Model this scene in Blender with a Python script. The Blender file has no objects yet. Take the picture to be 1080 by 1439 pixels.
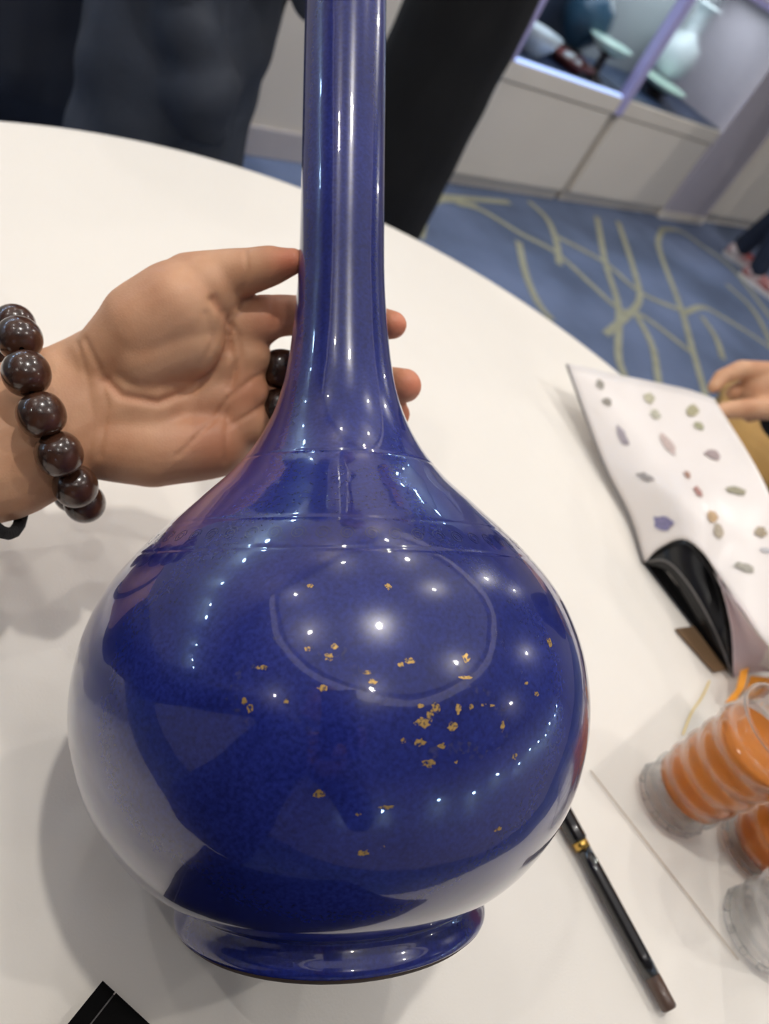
import bpy, bmesh, math, random
import numpy as np
from mathutils import Vector, Matrix, noise
R = math.radians
C = bpy.context.scene.collection
S = bpy.context.scene

# ---------------------------------------------------------------- camera
# room axes: X along the row of show cases, Y towards them, Z up; camera over the table edge
CAM = np.array([0.0, 0.0, 1.14])
M2 = np.array([[0.7154, -0.1884, 0.6728],      # columns: camera right, camera down, camera forward
               [-0.5507, -0.7453, 0.3769],
               [0.4315, -0.6397, -0.6361]])
u_, s_, v_ = np.linalg.svd(M2); M2 = u_ @ v_
FPX, CX, CY = 1080.0, 540.0, 719.5
cd = bpy.data.cameras.new('camera'); cam = bpy.data.objects.new('camera', cd); C.objects.link(cam)
cd.sensor_fit = 'VERTICAL'; cd.sensor_height = 36.0; cd.lens = 36.0 * FPX / 1439.0
cd.clip_start = 0.02; cd.clip_end = 60
cd.dof.use_dof = True; cd.dof.focus_distance = 0.30; cd.dof.aperture_fstop = 9.0
mw = Matrix.Identity(4)
for i in range(3):
    mw[i][0] = M2[i, 0]; mw[i][1] = -M2[i, 1]; mw[i][2] = -M2[i, 2]; mw[i][3] = CAM[i]
cam.matrix_world = mw
S.camera = cam
HT = 0.74                                       # table height

# ---------------------------------------------------------------- world, lights, exposure
W = bpy.data.worlds.new('world'); S.world = W; W.use_nodes = True
W.node_tree.nodes['Background'].inputs[0].default_value = (0.55, 0.6, 0.7, 1)
W.node_tree.nodes['Background'].inputs[1].default_value = 0.15
S.view_settings.view_transform = 'Standard'; S.view_settings.look = 'None'
S.view_settings.exposure = 0.0; S.view_settings.gamma = 1.0; S.view_settings.use_curve_mapping = False
CEIL = 3.0
DOWNLIGHTS = [(0.09, 0.32, 30), (1.39, 0.67, 17), (1.66, 1.54, 11), (1.71, 2.05, 8), (0.65, 2.0, 9), (-0.86, 0.86, 12),
              (-0.56, 1.78, 9), (0.9, -0.7, 14), (-0.6, -0.6, 10), (3.6, 0.9, 46), (3.6, -1.2, 32), (5.6, 0.6, 46), (2.4, -2.2, 12), (-2.6, 0.2, 12)]
def area(name, loc, size, power, col, rot=(0, 0, 0), sy=None, spread=None):
    l = bpy.data.lights.new(name, 'AREA'); l.energy = power; l.color = col
    if sy: l.shape = 'RECTANGLE'; l.size = size; l.size_y = sy
    else: l.shape = 'DISK'; l.size = size
    if spread: l.spread = spread
    o = bpy.data.objects.new(name, l); C.objects.link(o); o.location = loc; o.rotation_euler = rot
    return o
for x, y, p in DOWNLIGHTS:
    area('downlight_lamp', (x, y, CEIL - 0.035), 0.085 if p == 30 else 0.05, p * 0.43, (1.0, 0.955, 0.90))
area('cove_lamp', (0.6, 0.9, CEIL + 0.12), 4.0, 17, (1.0, 0.95, 0.9))       # the lit tray in the ceiling
area('case_lamp', (3.25, 2.50, 1.10), 0.85, 2.6, (0.72, 0.84, 1.0), sy=0.30)
area('case_lamp', (4.25, 2.50, 1.10), 0.95, 3.2, (0.86, 0.95, 1.0), sy=0.30)

# ---------------------------------------------------------------- helpers
def ray(px, py): return M2 @ np.array([(px - CX) / FPX, (py - CY) / FPX, 1.0])
def at(px, py, z):                              # sight line to the level plane z
    d = ray(px, py); return Vector(CAM + d * ((z - CAM[2]) / d[2]))
def atD(px, py, D): return Vector(CAM + ray(px, py) * D)
def atY(px, py, Y):
    d = ray(px, py); return Vector(CAM + d * (Y / d[1]))
def topix(P):
    c = (np.asarray(P) - CAM) @ M2
    return np.stack([CX + FPX * c[..., 0] / c[..., 2], CY + FPX * c[..., 1] / c[..., 2]], -1)

def srgb(r, g, b, a=1):
    f = lambda c: (c / 255 / 12.92) if c / 255 <= 0.04045 else ((c / 255 + 0.055) / 1.055) ** 2.4
    return (f(r), f(g), f(b), a)
def mat(name, col, rough=0.6, metal=0.0, vary=0.0, vscale=20.0, bump=0.0, bscale=200.0, col2=None, **kw):
    m = bpy.data.materials.new(name); m.use_nodes = True; nt = m.node_tree; b = nt.nodes['Principled BSDF']
    b.inputs['Base Color'].default_value = col; b.inputs['Roughness'].default_value = rough; b.inputs['Metallic'].default_value = metal
    for k, v in kw.items():
        b.inputs[k.replace('_', ' ')].default_value = v
    tc = nt.nodes.new('ShaderNodeTexCoord')
    n = nt.nodes.new('ShaderNodeTexNoise'); n.inputs['Scale'].default_value = vscale; n.inputs['Detail'].default_value = 5
    nt.links.new(tc.outputs['Object'], n.inputs['Vector'])
    r = nt.nodes.new('ShaderNodeValToRGB'); c2 = col2 or tuple(max(0, c * (1 - vary)) for c in col[:3]) + (1,)
    r.color_ramp.elements[0].color = c2; r.color_ramp.elements[1].color = col
    r.color_ramp.elements[0].position = 0.35; r.color_ramp.elements[1].position = 0.65
    nt.links.new(n.outputs['Fac'], r.inputs['Fac']); nt.links.new(r.outputs['Color'], b.inputs['Base Color'])
    if bump:
        n2 = nt.nodes.new('ShaderNodeTexNoise'); n2.inputs['Scale'].default_value = bscale; n2.inputs['Detail'].default_value = 3
        nt.links.new(tc.outputs['Object'], n2.inputs['Vector'])
        bp = nt.nodes.new('ShaderNodeBump'); bp.inputs['Strength'].default_value = bump; bp.inputs['Distance'].default_value = 0.002
        nt.links.new(n2.outputs['Fac'], bp.inputs['Height']); nt.links.new(bp.outputs['Normal'], b.inputs['Normal'])
    return m
def emit(name, col, st):
    m = bpy.data.materials.new(name); m.use_nodes = True; b = m.node_tree.nodes['Principled BSDF']
    b.inputs['Base Color'].default_value = col; b.inputs['Emission Color'].default_value = col; b.inputs['Emission Strength'].default_value = st
    return m
def fade(m, scale=60.0, lo=0.4, hi=0.6):        # ragged, worn coverage of a thin print
    nt = m.node_tree; b = nt.nodes['Principled BSDF']; tc = nt.nodes.new('ShaderNodeTexCoord')
    n = nt.nodes.new('ShaderNodeTexNoise'); n.inputs['Scale'].default_value = scale; n.inputs['Detail'].default_value = 4
    r = nt.nodes.new('ShaderNodeMapRange'); r.inputs[1].default_value = lo; r.inputs[2].default_value = hi
    nt.links.new(tc.outputs['Object'], n.inputs['Vector']); nt.links.new(n.outputs['Fac'], r.inputs[0]); nt.links.new(r.outputs[0], b.inputs['Alpha'])
    return m

def link(name, me, m=None, parent=None, smooth=False):
    o = bpy.data.objects.new(name, me); C.objects.link(o)
    if m:
        for k in (m if isinstance(m, (list, tuple)) else [m]): me.materials.append(k)
    if parent: o.parent = parent
    if smooth: me.polygons.foreach_set('use_smooth', [True] * len(me.polygons))
    return o
def obj(name, bm, m=None, parent=None, smooth=False):
    bmesh.ops.recalc_face_normals(bm, faces=bm.faces)
    me = bpy.data.meshes.new(name); bm.to_mesh(me); bm.free()
    return link(name, me, m, parent, smooth)
def thing(name, label, cat, loc=(0, 0, 0), group=None):
    o = bpy.data.objects.new(name, None); C.objects.link(o); o.location = loc; o.empty_display_size = 0.05
    return tag(o, label, cat, group)
def tag(o, label=None, cat=None, group=None, kind=None):
    if label: o['label'] = label
    if cat: o['category'] = cat
    if group: o['group'] = group
    if kind: o['kind'] = kind
    return o
def here(o, root):                               # parent, keeping world placement of geometry modelled in world space
    o.parent = root; o.location = -Vector(root.location); return o
def box(bm, c, s, rot=None):
    r = bmesh.ops.create_cube(bm, size=1); vs = r['verts']
    M = Matrix.Translation(c) @ (rot.to_4x4() if rot else Matrix.Identity(4)) @ Matrix.Diagonal((*s, 1))
    bmesh.ops.transform(bm, matrix=M, verts=vs); return vs
def boxb(x0, x1, y0, y1, z0, z1, bev=0.0):
    bm = bmesh.new(); box(bm, ((x0 + x1) / 2, (y0 + y1) / 2, (z0 + z1) / 2), (x1 - x0, y1 - y0, z1 - z0))
    if bev: bmesh.ops.bevel(bm, geom=bm.edges[:], offset=bev, segments=2, affect='EDGES')
    return bm
def capsule(bm, p0, p1, r0, r1, flat=None, k=1.0, n=20):
    p0, p1 = Vector(p0), Vector(p1); a = p1 - p0; L = a.length
    a = a.normalized() if L > 1e-9 else Vector((0, 0, 1))
    u = a.orthogonal().normalized(); v = a.cross(u); fl = Vector(flat).normalized() if flat is not None else None
    rings = []
    for i in range(1, 7): t = math.pi / 2 * i / 6; rings.append((-r0 * math.cos(t), r0 * math.sin(t)))
    for i in range(1, 4): rings.append((L * i / 4, r0 + (r1 - r0) * i / 4))
    for i in range(0, 6): t = math.pi / 2 * i / 6; rings.append((L + r1 * math.sin(t), r1 * math.cos(t)))
    def put(q):
        if fl is not None: q = q - fl * (q.dot(fl)) * (1 - k)
        return q
    def base(s): return p0 + a * max(0, min(L, s))
    rows = []
    for s, r in rings:
        row = []
        for j in range(n):
            th = 2 * math.pi * j / n; b = base(s); off = a * (s - max(0, min(L, s))) + (u * math.cos(th) + v * math.sin(th)) * r
            row.append(bm.verts.new(b + put(off)))
        rows.append(row)
    e0 = bm.verts.new(p0 + put(-a * r0)); e1 = bm.verts.new(p1 + put(a * r1))
    for i in range(len(rows) - 1):
        for j in range(n): bm.faces.new((rows[i][j], rows[i][(j + 1) % n], rows[i + 1][(j + 1) % n], rows[i + 1][j]))
    for j in range(n):
        bm.faces.new((e0, rows[0][(j + 1) % n], rows[0][j])); bm.faces.new((e1, rows[-1][j], rows[-1][(j + 1) % n]))
def chain(bm, pts, **kw):                        # pts: (Vector, radius)
    for (a, ra), (b, rb) in zip(pts[:-1], pts[1:]): capsule(bm, a, b, ra, rb, **kw)
def melt(name, bm, m, parent, voxel=0.0018, smooth=8, disp=None, factor=0.5):
    bmesh.ops.recalc_face_normals(bm, faces=bm.faces)
    me = bpy.data.meshes.new('tmp'); bm.to_mesh(me); bm.free(); t = bpy.data.objects.new('tmp', me); C.objects.link(t)
    r = t.modifiers.new('r', 'REMESH'); r.mode = 'VOXEL'; r.voxel_size = voxel
    q = t.modifiers.new('s', 'SMOOTH'); q.iterations = smooth; q.factor = factor
    dg = bpy.context.evaluated_depsgraph_get(); out = bpy.data.meshes.new_from_object(t.evaluated_get(dg))
    bpy.data.objects.remove(t); bpy.data.meshes.remove(me); out.name = name; out.materials.clear()
    if disp:
        n = len(out.vertices); co = np.empty(n * 3); out.vertices.foreach_get('co', co); co = co.reshape(-1, 3)
        no = np.empty(n * 3); out.vertex_normals.foreach_get('vector', no); no = no.reshape(-1, 3)
        co = co + no * disp(co, no)[:, None]; out.vertices.foreach_set('co', co.ravel()); out.update()
    return link(name, out, m, parent, True)
def lathe(bm, prof, n=64, M=None, mi=0):
    rows = []
    for r, z in prof:
        rows.append([bm.verts.new((max(r, 1e-5) * math.cos(2 * math.pi * j / n), max(r, 1e-5) * math.sin(2 * math.pi * j / n), z)) for j in range(n)])
    for a, b in zip(rows[:-1], rows[1:]):
        for j in range(n):
            f = bm.faces.new((a[j], a[(j + 1) % n], b[(j + 1) % n], b[j])); f.material_index = mi
    if M is not None: bmesh.ops.transform(bm, matrix=M, verts=[v for r in rows for v in r])
    return rows
def lath(prof, n=64, M=None):
    bm = bmesh.new(); lathe(bm, prof, n, M); return bm
def tube(pts, r, n=10, closed=False):
    bm = bmesh.new(); P = [Vector(p) for p in pts]; rows = []; N = len(P)
    up = Vector((0.13, 0.31, 0.94))
    for i, p in enumerate(P):
        t = (P[(i + 1) % N] - P[i - 1]) if closed else (P[min(i + 1, N - 1)] - P[max(i - 1, 0)])
        t.normalize(); u = t.cross(up).normalized(); v = t.cross(u)
        rr = r[i] if isinstance(r, (list, tuple)) else r
        rows.append([bm.verts.new(p + (u * math.cos(2 * math.pi * j / n) + v * math.sin(2 * math.pi * j / n)) * rr) for j in range(n)])
    for i in range(N if closed else N - 1):
        a, b = rows[i], rows[(i + 1) % N]
        for j in range(n): bm.faces.new((a[j], a[(j + 1) % n], b[(j + 1) % n], b[j]))
    if not closed: bm.faces.new(rows[0][::-1]); bm.faces.new(rows[-1])
    return bm
def spline(pts, k=8):
    P = [np.array(p, float) for p in pts]; P = [2 * P[0] - P[1]] + P + [2 * P[-1] - P[-2]]; out = []
    for i in range(1, len(P) - 2):
        for j in range(k):
            t = j / k; a, b, c, d = P[i - 1:i + 3]
            out.append(0.5 * (2 * b + (c - a) * t + (2 * a - 5 * b + 4 * c - d) * t * t + (3 * b - a - 3 * c + d) * t ** 3))
    out.append(P[-2]); return out
def sheet(name, rows, m, parent, thick=0.0004, smooth=True):   # rows: list of rows of points -> thin solid sheet
    bm = bmesh.new(); g = [[bm.verts.new(p) for p in r] for r in rows]
    for a, b in zip(g[:-1], g[1:]):
        for j in range(len(a) - 1): bm.faces.new((a[j], a[j + 1], b[j + 1], b[j]))
    bmesh.ops.recalc_face_normals(bm, faces=bm.faces)
    bmesh.ops.solidify(bm, geom=bm.faces[:], thickness=thick)
    return obj(name, bm, m, parent, smooth)

# ---------------------------------------------------------------- materials
M = {}
M['cloth'] = mat('table linen', srgb(238, 232, 222), 0.85, vary=0.03, vscale=5, bump=0.12, bscale=900)
M['wall'] = mat('painted wall', srgb(222, 212, 198), 0.7, vary=0.04, vscale=2)
M['base'] = mat('baseboard paint', srgb(190, 182, 180), 0.5, vary=0.04)
M['ceiling'] = mat('ceiling paint', srgb(225, 222, 226), 0.8, vary=0.03, vscale=2)
M['panel'] = mat('show case panel', srgb(226, 217, 204), 0.45, vary=0.03, vscale=3)
M['case_frame'] = mat('metal frame with painted LED tint', srgb(176, 170, 214), 0.35, vary=0.05)  # lavender cast of the case LEDs is painted into the frame colour
M['pillar'] = mat('pillar paint', srgb(190, 183, 192), 0.5, vary=0.04)
M['case_floor'] = mat('dark blue case floor', srgb(48, 66, 98), 0.4, vary=0.2)
M['case_back'] = mat('case back panel', srgb(165, 172, 176), 0.5, vary=0.06, vscale=4)
M['case_back_dark'] = mat('dark case back panel', srgb(62, 70, 86), 0.4, vary=0.1, vscale=4)
M['carpet'] = mat('blue carpet', srgb(106, 119, 148), 0.95, col2=srgb(78, 90, 114), vscale=1.8, bump=0.6, bscale=500)
M['gold_band'] = mat('olive gold carpet pile', srgb(160, 158, 134), 0.95, vary=0.2, vscale=14, bump=0.5, bscale=500)
M['wood'] = mat('dark bead wood', srgb(88, 54, 38), 0.22, col2=srgb(30, 20, 16), vscale=60, Coat_Weight=0.4, Coat_Roughness=0.12)
M['cord'] = mat('black cord', srgb(14, 14, 18), 0.8, bump=0.8, bscale=1200)
M['ink'] = mat('black card cover', srgb(9, 8, 8), 0.95, vary=0.3, Specular_IOR_Level=0.15)
M['black_page'] = mat('black printed page', srgb(18, 18, 20), 0.3, vary=0.4, vscale=8)
M['page'] = mat('white coated paper', srgb(240, 232, 226), 0.35, vary=0.02)
M['page_shade'] = mat('white paper with painted shade', srgb(222, 204, 206), 0.5, vary=0.04)  # white paper in shade, the pinkish shading put into its colour
M['page_edge'] = mat('grey paper edge', srgb(120, 116, 114), 0.6, vary=0.1)
M['brown'] = mat('brown cover', srgb(120, 94, 66), 0.6, vary=0.2)
M['pen'] = mat('black pen lacquer', srgb(20, 19, 20), 0.15, Coat_Weight=0.6)
M['brass'] = mat('brass', srgb(210, 170, 90), 0.25, 1.0, vary=0.1)
M['pen_tip'] = mat('brown pen end', srgb(96, 76, 66), 0.3, vary=0.2)
M['navy'] = mat('navy coat nylon', srgb(38, 43, 56), 0.5, vary=0.25, vscale=9, bump=0.4, bscale=60)
M['slate'] = mat('slate coat cotton', srgb(52, 58, 70), 0.7, vary=0.25, vscale=8, bump=0.5, bscale=120)
M['black_cloth'] = mat('black wool', srgb(13, 13, 15), 0.85, vary=0.3, vscale=10, bump=0.4, bscale=300)
M['trousers'] = mat('dark brown trousers', srgb(36, 30, 28), 0.85, vary=0.3)
M['jeans'] = mat('navy denim', srgb(30, 38, 58), 0.8, vary=0.3, vscale=12)
M['shoe_red'] = mat('red and white suede', srgb(206, 196, 192), 0.7, col2=srgb(150, 54, 50), vscale=11)
M['shoe_white'] = mat('off white rubber', srgb(216, 210, 206), 0.6, vary=0.1)
M['shoe_black'] = mat('black shoe leather', srgb(20, 18, 18), 0.4, vary=0.2)
M['hair'] = mat('black hair', srgb(18, 15, 14), 0.5, vary=0.4, vscale=40)
M['phone'] = mat('black phone glass', srgb(10, 10, 12), 0.1)
M['tan'] = mat('tan chair fabric', srgb(196, 152, 86), 0.8, vary=0.15, vscale=10)
M['gold_leg'] = mat('gold chair metal', srgb(190, 160, 100), 0.3, 0.8)
M['steel'] = mat('grey lamp metal', srgb(150, 150, 155), 0.4, 0.6)
M['celadon'] = mat('celadon glaze', srgb(196, 226, 212), 0.15, vary=0.08)
M['white_glaze'] = mat('white glaze', srgb(220, 232, 236), 0.12, vary=0.05)
M['teal_glaze'] = mat('dark teal glaze', srgb(56, 88, 108), 0.15, vary=0.25, vscale=10)
M['red_lacquer'] = mat('red lacquer', srgb(120, 60, 54), 0.3, vary=0.4, vscale=14)
M['stand'] = mat('dark wood stand', srgb(38, 26, 24), 0.4, vary=0.3)
M['tea'] = mat('orange tea', srgb(232, 146, 66), 0.12, Transmission_Weight=0.45, IOR=1.33)
M['orange'] = mat('orange paper', srgb(244, 160, 44), 0.5, vary=0.1, vscale=60)
M['tan_edge'] = mat('tan sheet edge', srgb(176, 156, 128), 0.5, vary=0.1)
M['yellow'] = mat('yellow edge strip', srgb(224, 196, 110), 0.5, vary=0.1)
def clearm(name, col, rough=0.05, ior=1.3, alpha=1.0):
    m = mat(name, col, rough); b = m.node_tree.nodes['Principled BSDF']
    b.inputs['Transmission Weight'].default_value = 1.0; b.inputs['IOR'].default_value = ior; b.inputs['Alpha'].default_value = alpha
    return m
M['plastic'] = clearm('clear plastic', (0.97, 0.97, 0.97, 1), 0.03, 1.25, 0.5)
M['film'] = clearm('clear film', (0.98, 0.98, 0.97, 1), 0.12, 1.03, 0.14)
M['glass'] = clearm('clear glass', (0.97, 0.98, 1, 1), 0.0, 1.02, 0.5)
M['led_cool'] = emit('cool led', (0.42, 0.66, 1.0, 1), 170)
M['led_strip'] = emit('cool led strip', (0.45, 0.6, 1.0, 1), 1.2)
M['cove_led'] = emit('warm cove strip', (1.0, 0.92, 0.86, 1), 0.9)
M['lamp_face'] = emit('warm lamp face', (1.0, 0.93, 0.84, 1), 12)

def skin_mat(name, base, deep):
    m = bpy.data.materials.new(name); m.use_nodes = True; nt = m.node_tree; b = nt.nodes['Principled BSDF']
    b.inputs['Roughness'].default_value = 0.48; b.inputs['Subsurface Weight'].default_value = 0.12
    b.inputs['Subsurface Radius'].default_value = (0.009, 0.004, 0.002); b.inputs['Subsurface Scale'].default_value = 0.5
    b.inputs['Specular IOR Level'].default_value = 0.35
    tc = nt.nodes.new('ShaderNodeTexCoord'); n = nt.nodes.new('ShaderNodeTexNoise'); n.inputs['Scale'].default_value = 28; n.inputs['Detail'].default_value = 6
    nt.links.new(tc.outputs['Object'], n.inputs['Vector'])
    r = nt.nodes.new('ShaderNodeValToRGB'); r.color_ramp.elements[0].color = deep; r.color_ramp.elements[1].color = base
    r.color_ramp.elements[0].position = 0.3; r.color_ramp.elements[1].position = 0.62
    nt.links.new(n.outputs['Fac'], r.inputs['Fac'])
    at_ = nt.nodes.new('ShaderNodeAttribute'); at_.attribute_name = 'blush'
    mx = nt.nodes.new('ShaderNodeMix'); mx.data_type = 'RGBA'; mx.inputs[7].default_value = srgb(206, 112, 84)
    nt.links.new(at_.outputs['Fac'], mx.inputs[0]); nt.links.new(r.outputs['Color'], mx.inputs[6]); nt.links.new(mx.outputs[2], b.inputs['Base Color'])
    v = nt.nodes.new('ShaderNodeTexVoronoi'); v.inputs['Scale'].default_value = 900; nt.links.new(tc.outputs['Object'], v.inputs['Vector'])
    bp = nt.nodes.new('ShaderNodeBump'); bp.inputs['Strength'].default_value = 0.15; bp.inputs['Distance'].default_value = 0.0004
    nt.links.new(v.outputs['Distance'], bp.inputs['Height']); nt.links.new(bp.outputs['Normal'], b.inputs['Normal'])
    return m
M['skin'] = skin_mat('palm skin', srgb(216, 168, 132), srgb(196, 142, 106))
M['skin_face'] = skin_mat('face skin', srgb(214, 166, 134), srgb(196, 142, 110))

# cobalt glaze with fine mottling, pits, and a faint greyish wash where the gilding has worn away
def glaze():
    m = bpy.data.materials.new('cobalt glaze'); m.use_nodes = True; nt = m.node_tree; b = nt.nodes['Principled BSDF']; L = nt.links
    tc = nt.nodes.new('ShaderNodeTexCoord')
    def nz(sc, det=5, stretch=None):
        n = nt.nodes.new('ShaderNodeTexNoise'); n.inputs['Scale'].default_value = sc; n.inputs['Detail'].default_value = det
        if stretch:
            mp = nt.nodes.new('ShaderNodeMapping'); mp.inputs['Scale'].default_value = stretch; L.new(tc.outputs['Object'], mp.inputs[0]); L.new(mp.outputs[0], n.inputs['Vector'])
        else: L.new(tc.outputs['Object'], n.inputs['Vector'])
        return n
    a = nz(16, 3); r = nt.nodes.new('ShaderNodeValToRGB'); e = r.color_ramp.elements
    e[0].color = srgb(20, 29, 96); e[1].color = srgb(34, 44, 121); e[0].position = 0.32; e[1].position = 0.68
    L.new(a.outputs['Fac'], r.inputs['Fac'])
    g = nz(620, 2); r2 = nt.nodes.new('ShaderNodeValToRGB'); e = r2.color_ramp.elements
    e[0].color = (0.55, 0.55, 0.62, 1); e[1].color = (1.35, 1.35, 1.3, 1); e[0].position = 0.3; e[1].position = 0.7
    L.new(g.outputs['Fac'], r2.inputs['Fac'])
    mu = nt.nodes.new('ShaderNodeMix'); mu.data_type = 'RGBA'; mu.blend_type = 'MULTIPLY'; mu.inputs[0].default_value = 0.8
    L.new(r.outputs['Color'], mu.inputs[6]); L.new(r2.outputs['Color'], mu.inputs[7])
    L.new(mu.outputs[2], b.inputs['Base Color'])
    b.inputs['Roughness'].default_value = 0.24; b.inputs['Specular IOR Level'].default_value = 0.28; b.inputs['IOR'].default_value = 1.5; b.inputs['Coat Weight'].default_value = 1.0; b.inputs['Coat Roughness'].default_value = 0.035; b.inputs['Coat IOR'].default_value = 1.5
    bp = nt.nodes.new('ShaderNodeBump'); bp.inputs['Strength'].default_value = 0.06; bp.inputs['Distance'].default_value = 0.0006
    k = nz(120, 2); L.new(k.outputs['Fac'], bp.inputs['Height']); L.new(bp.outputs['Normal'], b.inputs['Normal'])
    bp2 = nt.nodes.new('ShaderNodeBump'); bp2.inputs['Strength'].default_value = 0.25; bp2.inputs['Distance'].default_value = 0.0012; k2 = nz(34, 1.5, (1, 1, 1))
    L.new(k2.outputs['Fac'], bp2.inputs['Height']); L.new(bp.outputs['Normal'], bp2.inputs['Normal']); L.new(bp2.outputs['Normal'], b.inputs['Coat Normal'])
    return m
M['glaze'] = glaze()
M['foot_clay'] = mat('burnt unglazed clay', srgb(74, 54, 44), 0.8, vary=0.4, vscale=60)
M['gilt'] = fade(mat('worn gilt', srgb(196, 160, 92), 0.35, 0.55, vary=0.25, vscale=300), 900, 0.38, 0.52)
M['incised'] = mat('deeper blue in incised lines', srgb(20, 24, 78), 0.3, Coat_Weight=1.0)
M['ghost'] = fade(mat('dull trace of lost gilding and reflections', srgb(72, 70, 118), 0.45, vary=0.2, vscale=100, Coat_Weight=0.6), 420, 0.52, 0.95)  # dull strokes: lost gilding together with reflected outlines painted onto the glaze

# ---------------------------------------------------------------- room
def struct(name, bm, m): return tag(obj(name, bm, m), kind='structure')
X0, X1, Y0, Y1 = -4.0, 8.0, -3.4, 2.9
carpet_floor = struct('floor', boxb(X0, X1, Y0, Y1, -0.05, 0.0), M['carpet'])
bands = [
    [(930, 322), (925, 348), (955, 430), (972, 490), (992, 560)],
    [(960, 440), (985, 432), (1010, 443), (1085, 492), (1150, 560)],
    [(930, 322), (955, 325), (985, 345), (1030, 380), (1100, 470)],
    [(640, 285), (675, 295), (730, 328), (780, 355), (830, 400), (870, 435), (905, 446), (970, 495)],
    [(742, 283), (768, 308), (781, 340), (785, 372)],
    [(728, 340), (738, 385), (755, 425), (775, 450)],
    [(838, 305), (850, 370), (868, 430), (868, 500), (880, 535)],
    [(868, 312), (890, 380), (898, 418), (885, 440), (850, 470)],
    [(780, 332), (850, 370), (900, 412), (965, 440)],
    [(890, 437), (915, 485), (925, 540)],
    [(590, 335), (600, 297), (622, 281), (670, 290)],
    [(985, 445), (1005, 475), (1015, 505)],
    [(715, 285), (640, 278), (600, 275)],
    [(1020, 400), (1060, 440), (1100, 520)]]
def ribbon(P, w, z0, n=6):
    bm = bmesh.new(); prev = None; P = spline(P, n)
    for i, p in enumerate(P):
        t = np.array(P[min(i + 1, len(P) - 1)]) - np.array(P[max(i - 1, 0)]); t = t / (np.linalg.norm(t) + 1e-9); s = np.array([-t[1], t[0], 0]) * w / 2
        row = [bm.verts.new(Vector(p + s)), bm.verts.new(Vector(p - s))]
        for v in row: v.co.z = z0
        if prev: bm.faces.new((prev[0], prev[1], row[1], row[0]))
        prev = row
    e = bmesh.ops.extrude_face_region(bm, geom=bm.faces[:]); bmesh.ops.translate(bm, vec=(0, 0, -0.002), verts=[v for v in e['geom'] if isinstance(v, bmesh.types.BMVert)])
    return bm
for k, b in enumerate(bands):
    obj('gold_band', ribbon([at(x, y, 0) for x, y in b], 0.036, 0.002 + 0.00012 * k), M['gold_band'], carpet_floor)
rnd = random.Random(5)
for k in range(10):                              # the pattern goes on over the rest of the carpet
    x, y = [(-2, -1.5), (-3, 0.5), (0.5, -2.4), (2, -1.8), (3.5, -2.6), (5.5, -1.5), (6.5, 0.5), (6, 1.6), (-2, 1.6), (4.5, -0.6)][k]
    a0 = rnd.uniform(0, 6.28); rr = rnd.uniform(0.5, 1.2)
    obj('gold_band', ribbon([(x + rr * math.cos(a0 + t * 0.5), y + rr * 0.6 * math.sin(a0 + t * 0.5), 0) for t in range(7)], 0.05, 0.0038 + 0.00012 * k), M['gold_band'], carpet_floor)
for nm, a in dict(wall_back=(X0, 2.775, 2.26, 2.36, 0, 3.25), wall_behind_cases=(2.775, X1, 2.9, 3.0, 0, 3.25), wall_left=(X0 - 0.1, X0, Y0, 2.36, 0, 3.25),
                  wall_right=(X1, X1 + 0.1, Y0, 3.0, 0, 3.25), wall_front=(X0, X1, Y0 - 0.1, Y0, 0, 3.25)).items():
    struct(nm if nm != 'wall_behind_cases' else 'wall_alcove', boxb(*a), M['wall'])
struct('baseboard_back', boxb(X0, 2.775, 2.245, 2.26, 0, 0.105, 0.003), M['base'])
# ceiling with a round tray
bm = bmesh.new(); cxy = Vector((0.6, 0.9)); n = 72; ring = []; rim2 = []
for j in range(n):
    a = 2 * math.pi * j / n; c = cxy + Vector((math.cos(a), math.sin(a))) * 2.05
    d = Vector((math.cos(a), math.sin(a)))
    ts = []
    for (lim, comp) in ((X1 + 0.1, 0), (X0 - 0.1, 0), (3.0, 1), (Y0 - 0.1, 1)):
        if abs(d[comp]) > 1e-6:
            t = (lim - cxy[comp]) / d[comp]
            if t > 0: ts.append(t)
    o = cxy + d * max(min(ts), 2.06)
    ring.append((bm.verts.new((c.x, c.y, CEIL)), bm.verts.new((o.x, o.y, CEIL)), bm.verts.new((c.x, c.y, CEIL + 0.18))))
for j in range(n):
    a, b = ring[j], ring[(j + 1) % n]
    bm.faces.new((a[0], b[0], b[1], a[1])); bm.faces.new((a[0], a[2], b[2], b[0]))
bm.faces.new([r[2] for r in ring])
struct('ceiling', bm, M['ceiling'])
struct('trim_1', lath([(2.05, CEIL - 0.03), (2.17, CEIL - 0.03), (2.17, CEIL), (2.05, CEIL + 0.03), (2.05, CEIL - 0.03)], 72, Matrix.Translation((0.6, 0.9, 0))), M['cove_led'])
ceil_group = 'round lamps in the ceiling'
for x, y, p in DOWNLIGHTS:
    inside = math.hypot(x - 0.6, y - 0.9) < 2.0; top = CEIL + (0.18 if inside else 0)
    o = obj('ceiling_lamp', lath([(0.0, top), (0.085, top), (0.085, CEIL - 0.03), (0.07, CEIL - 0.03), (0.07, CEIL - 0.015), (0.0, CEIL - 0.015)], 24, Matrix.Translation((x, y, 0))), M['steel'])
    tag(o, 'small round ceiling lamp mirrored as a bright dot in the blue glaze', 'lamp', ceil_group)
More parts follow.
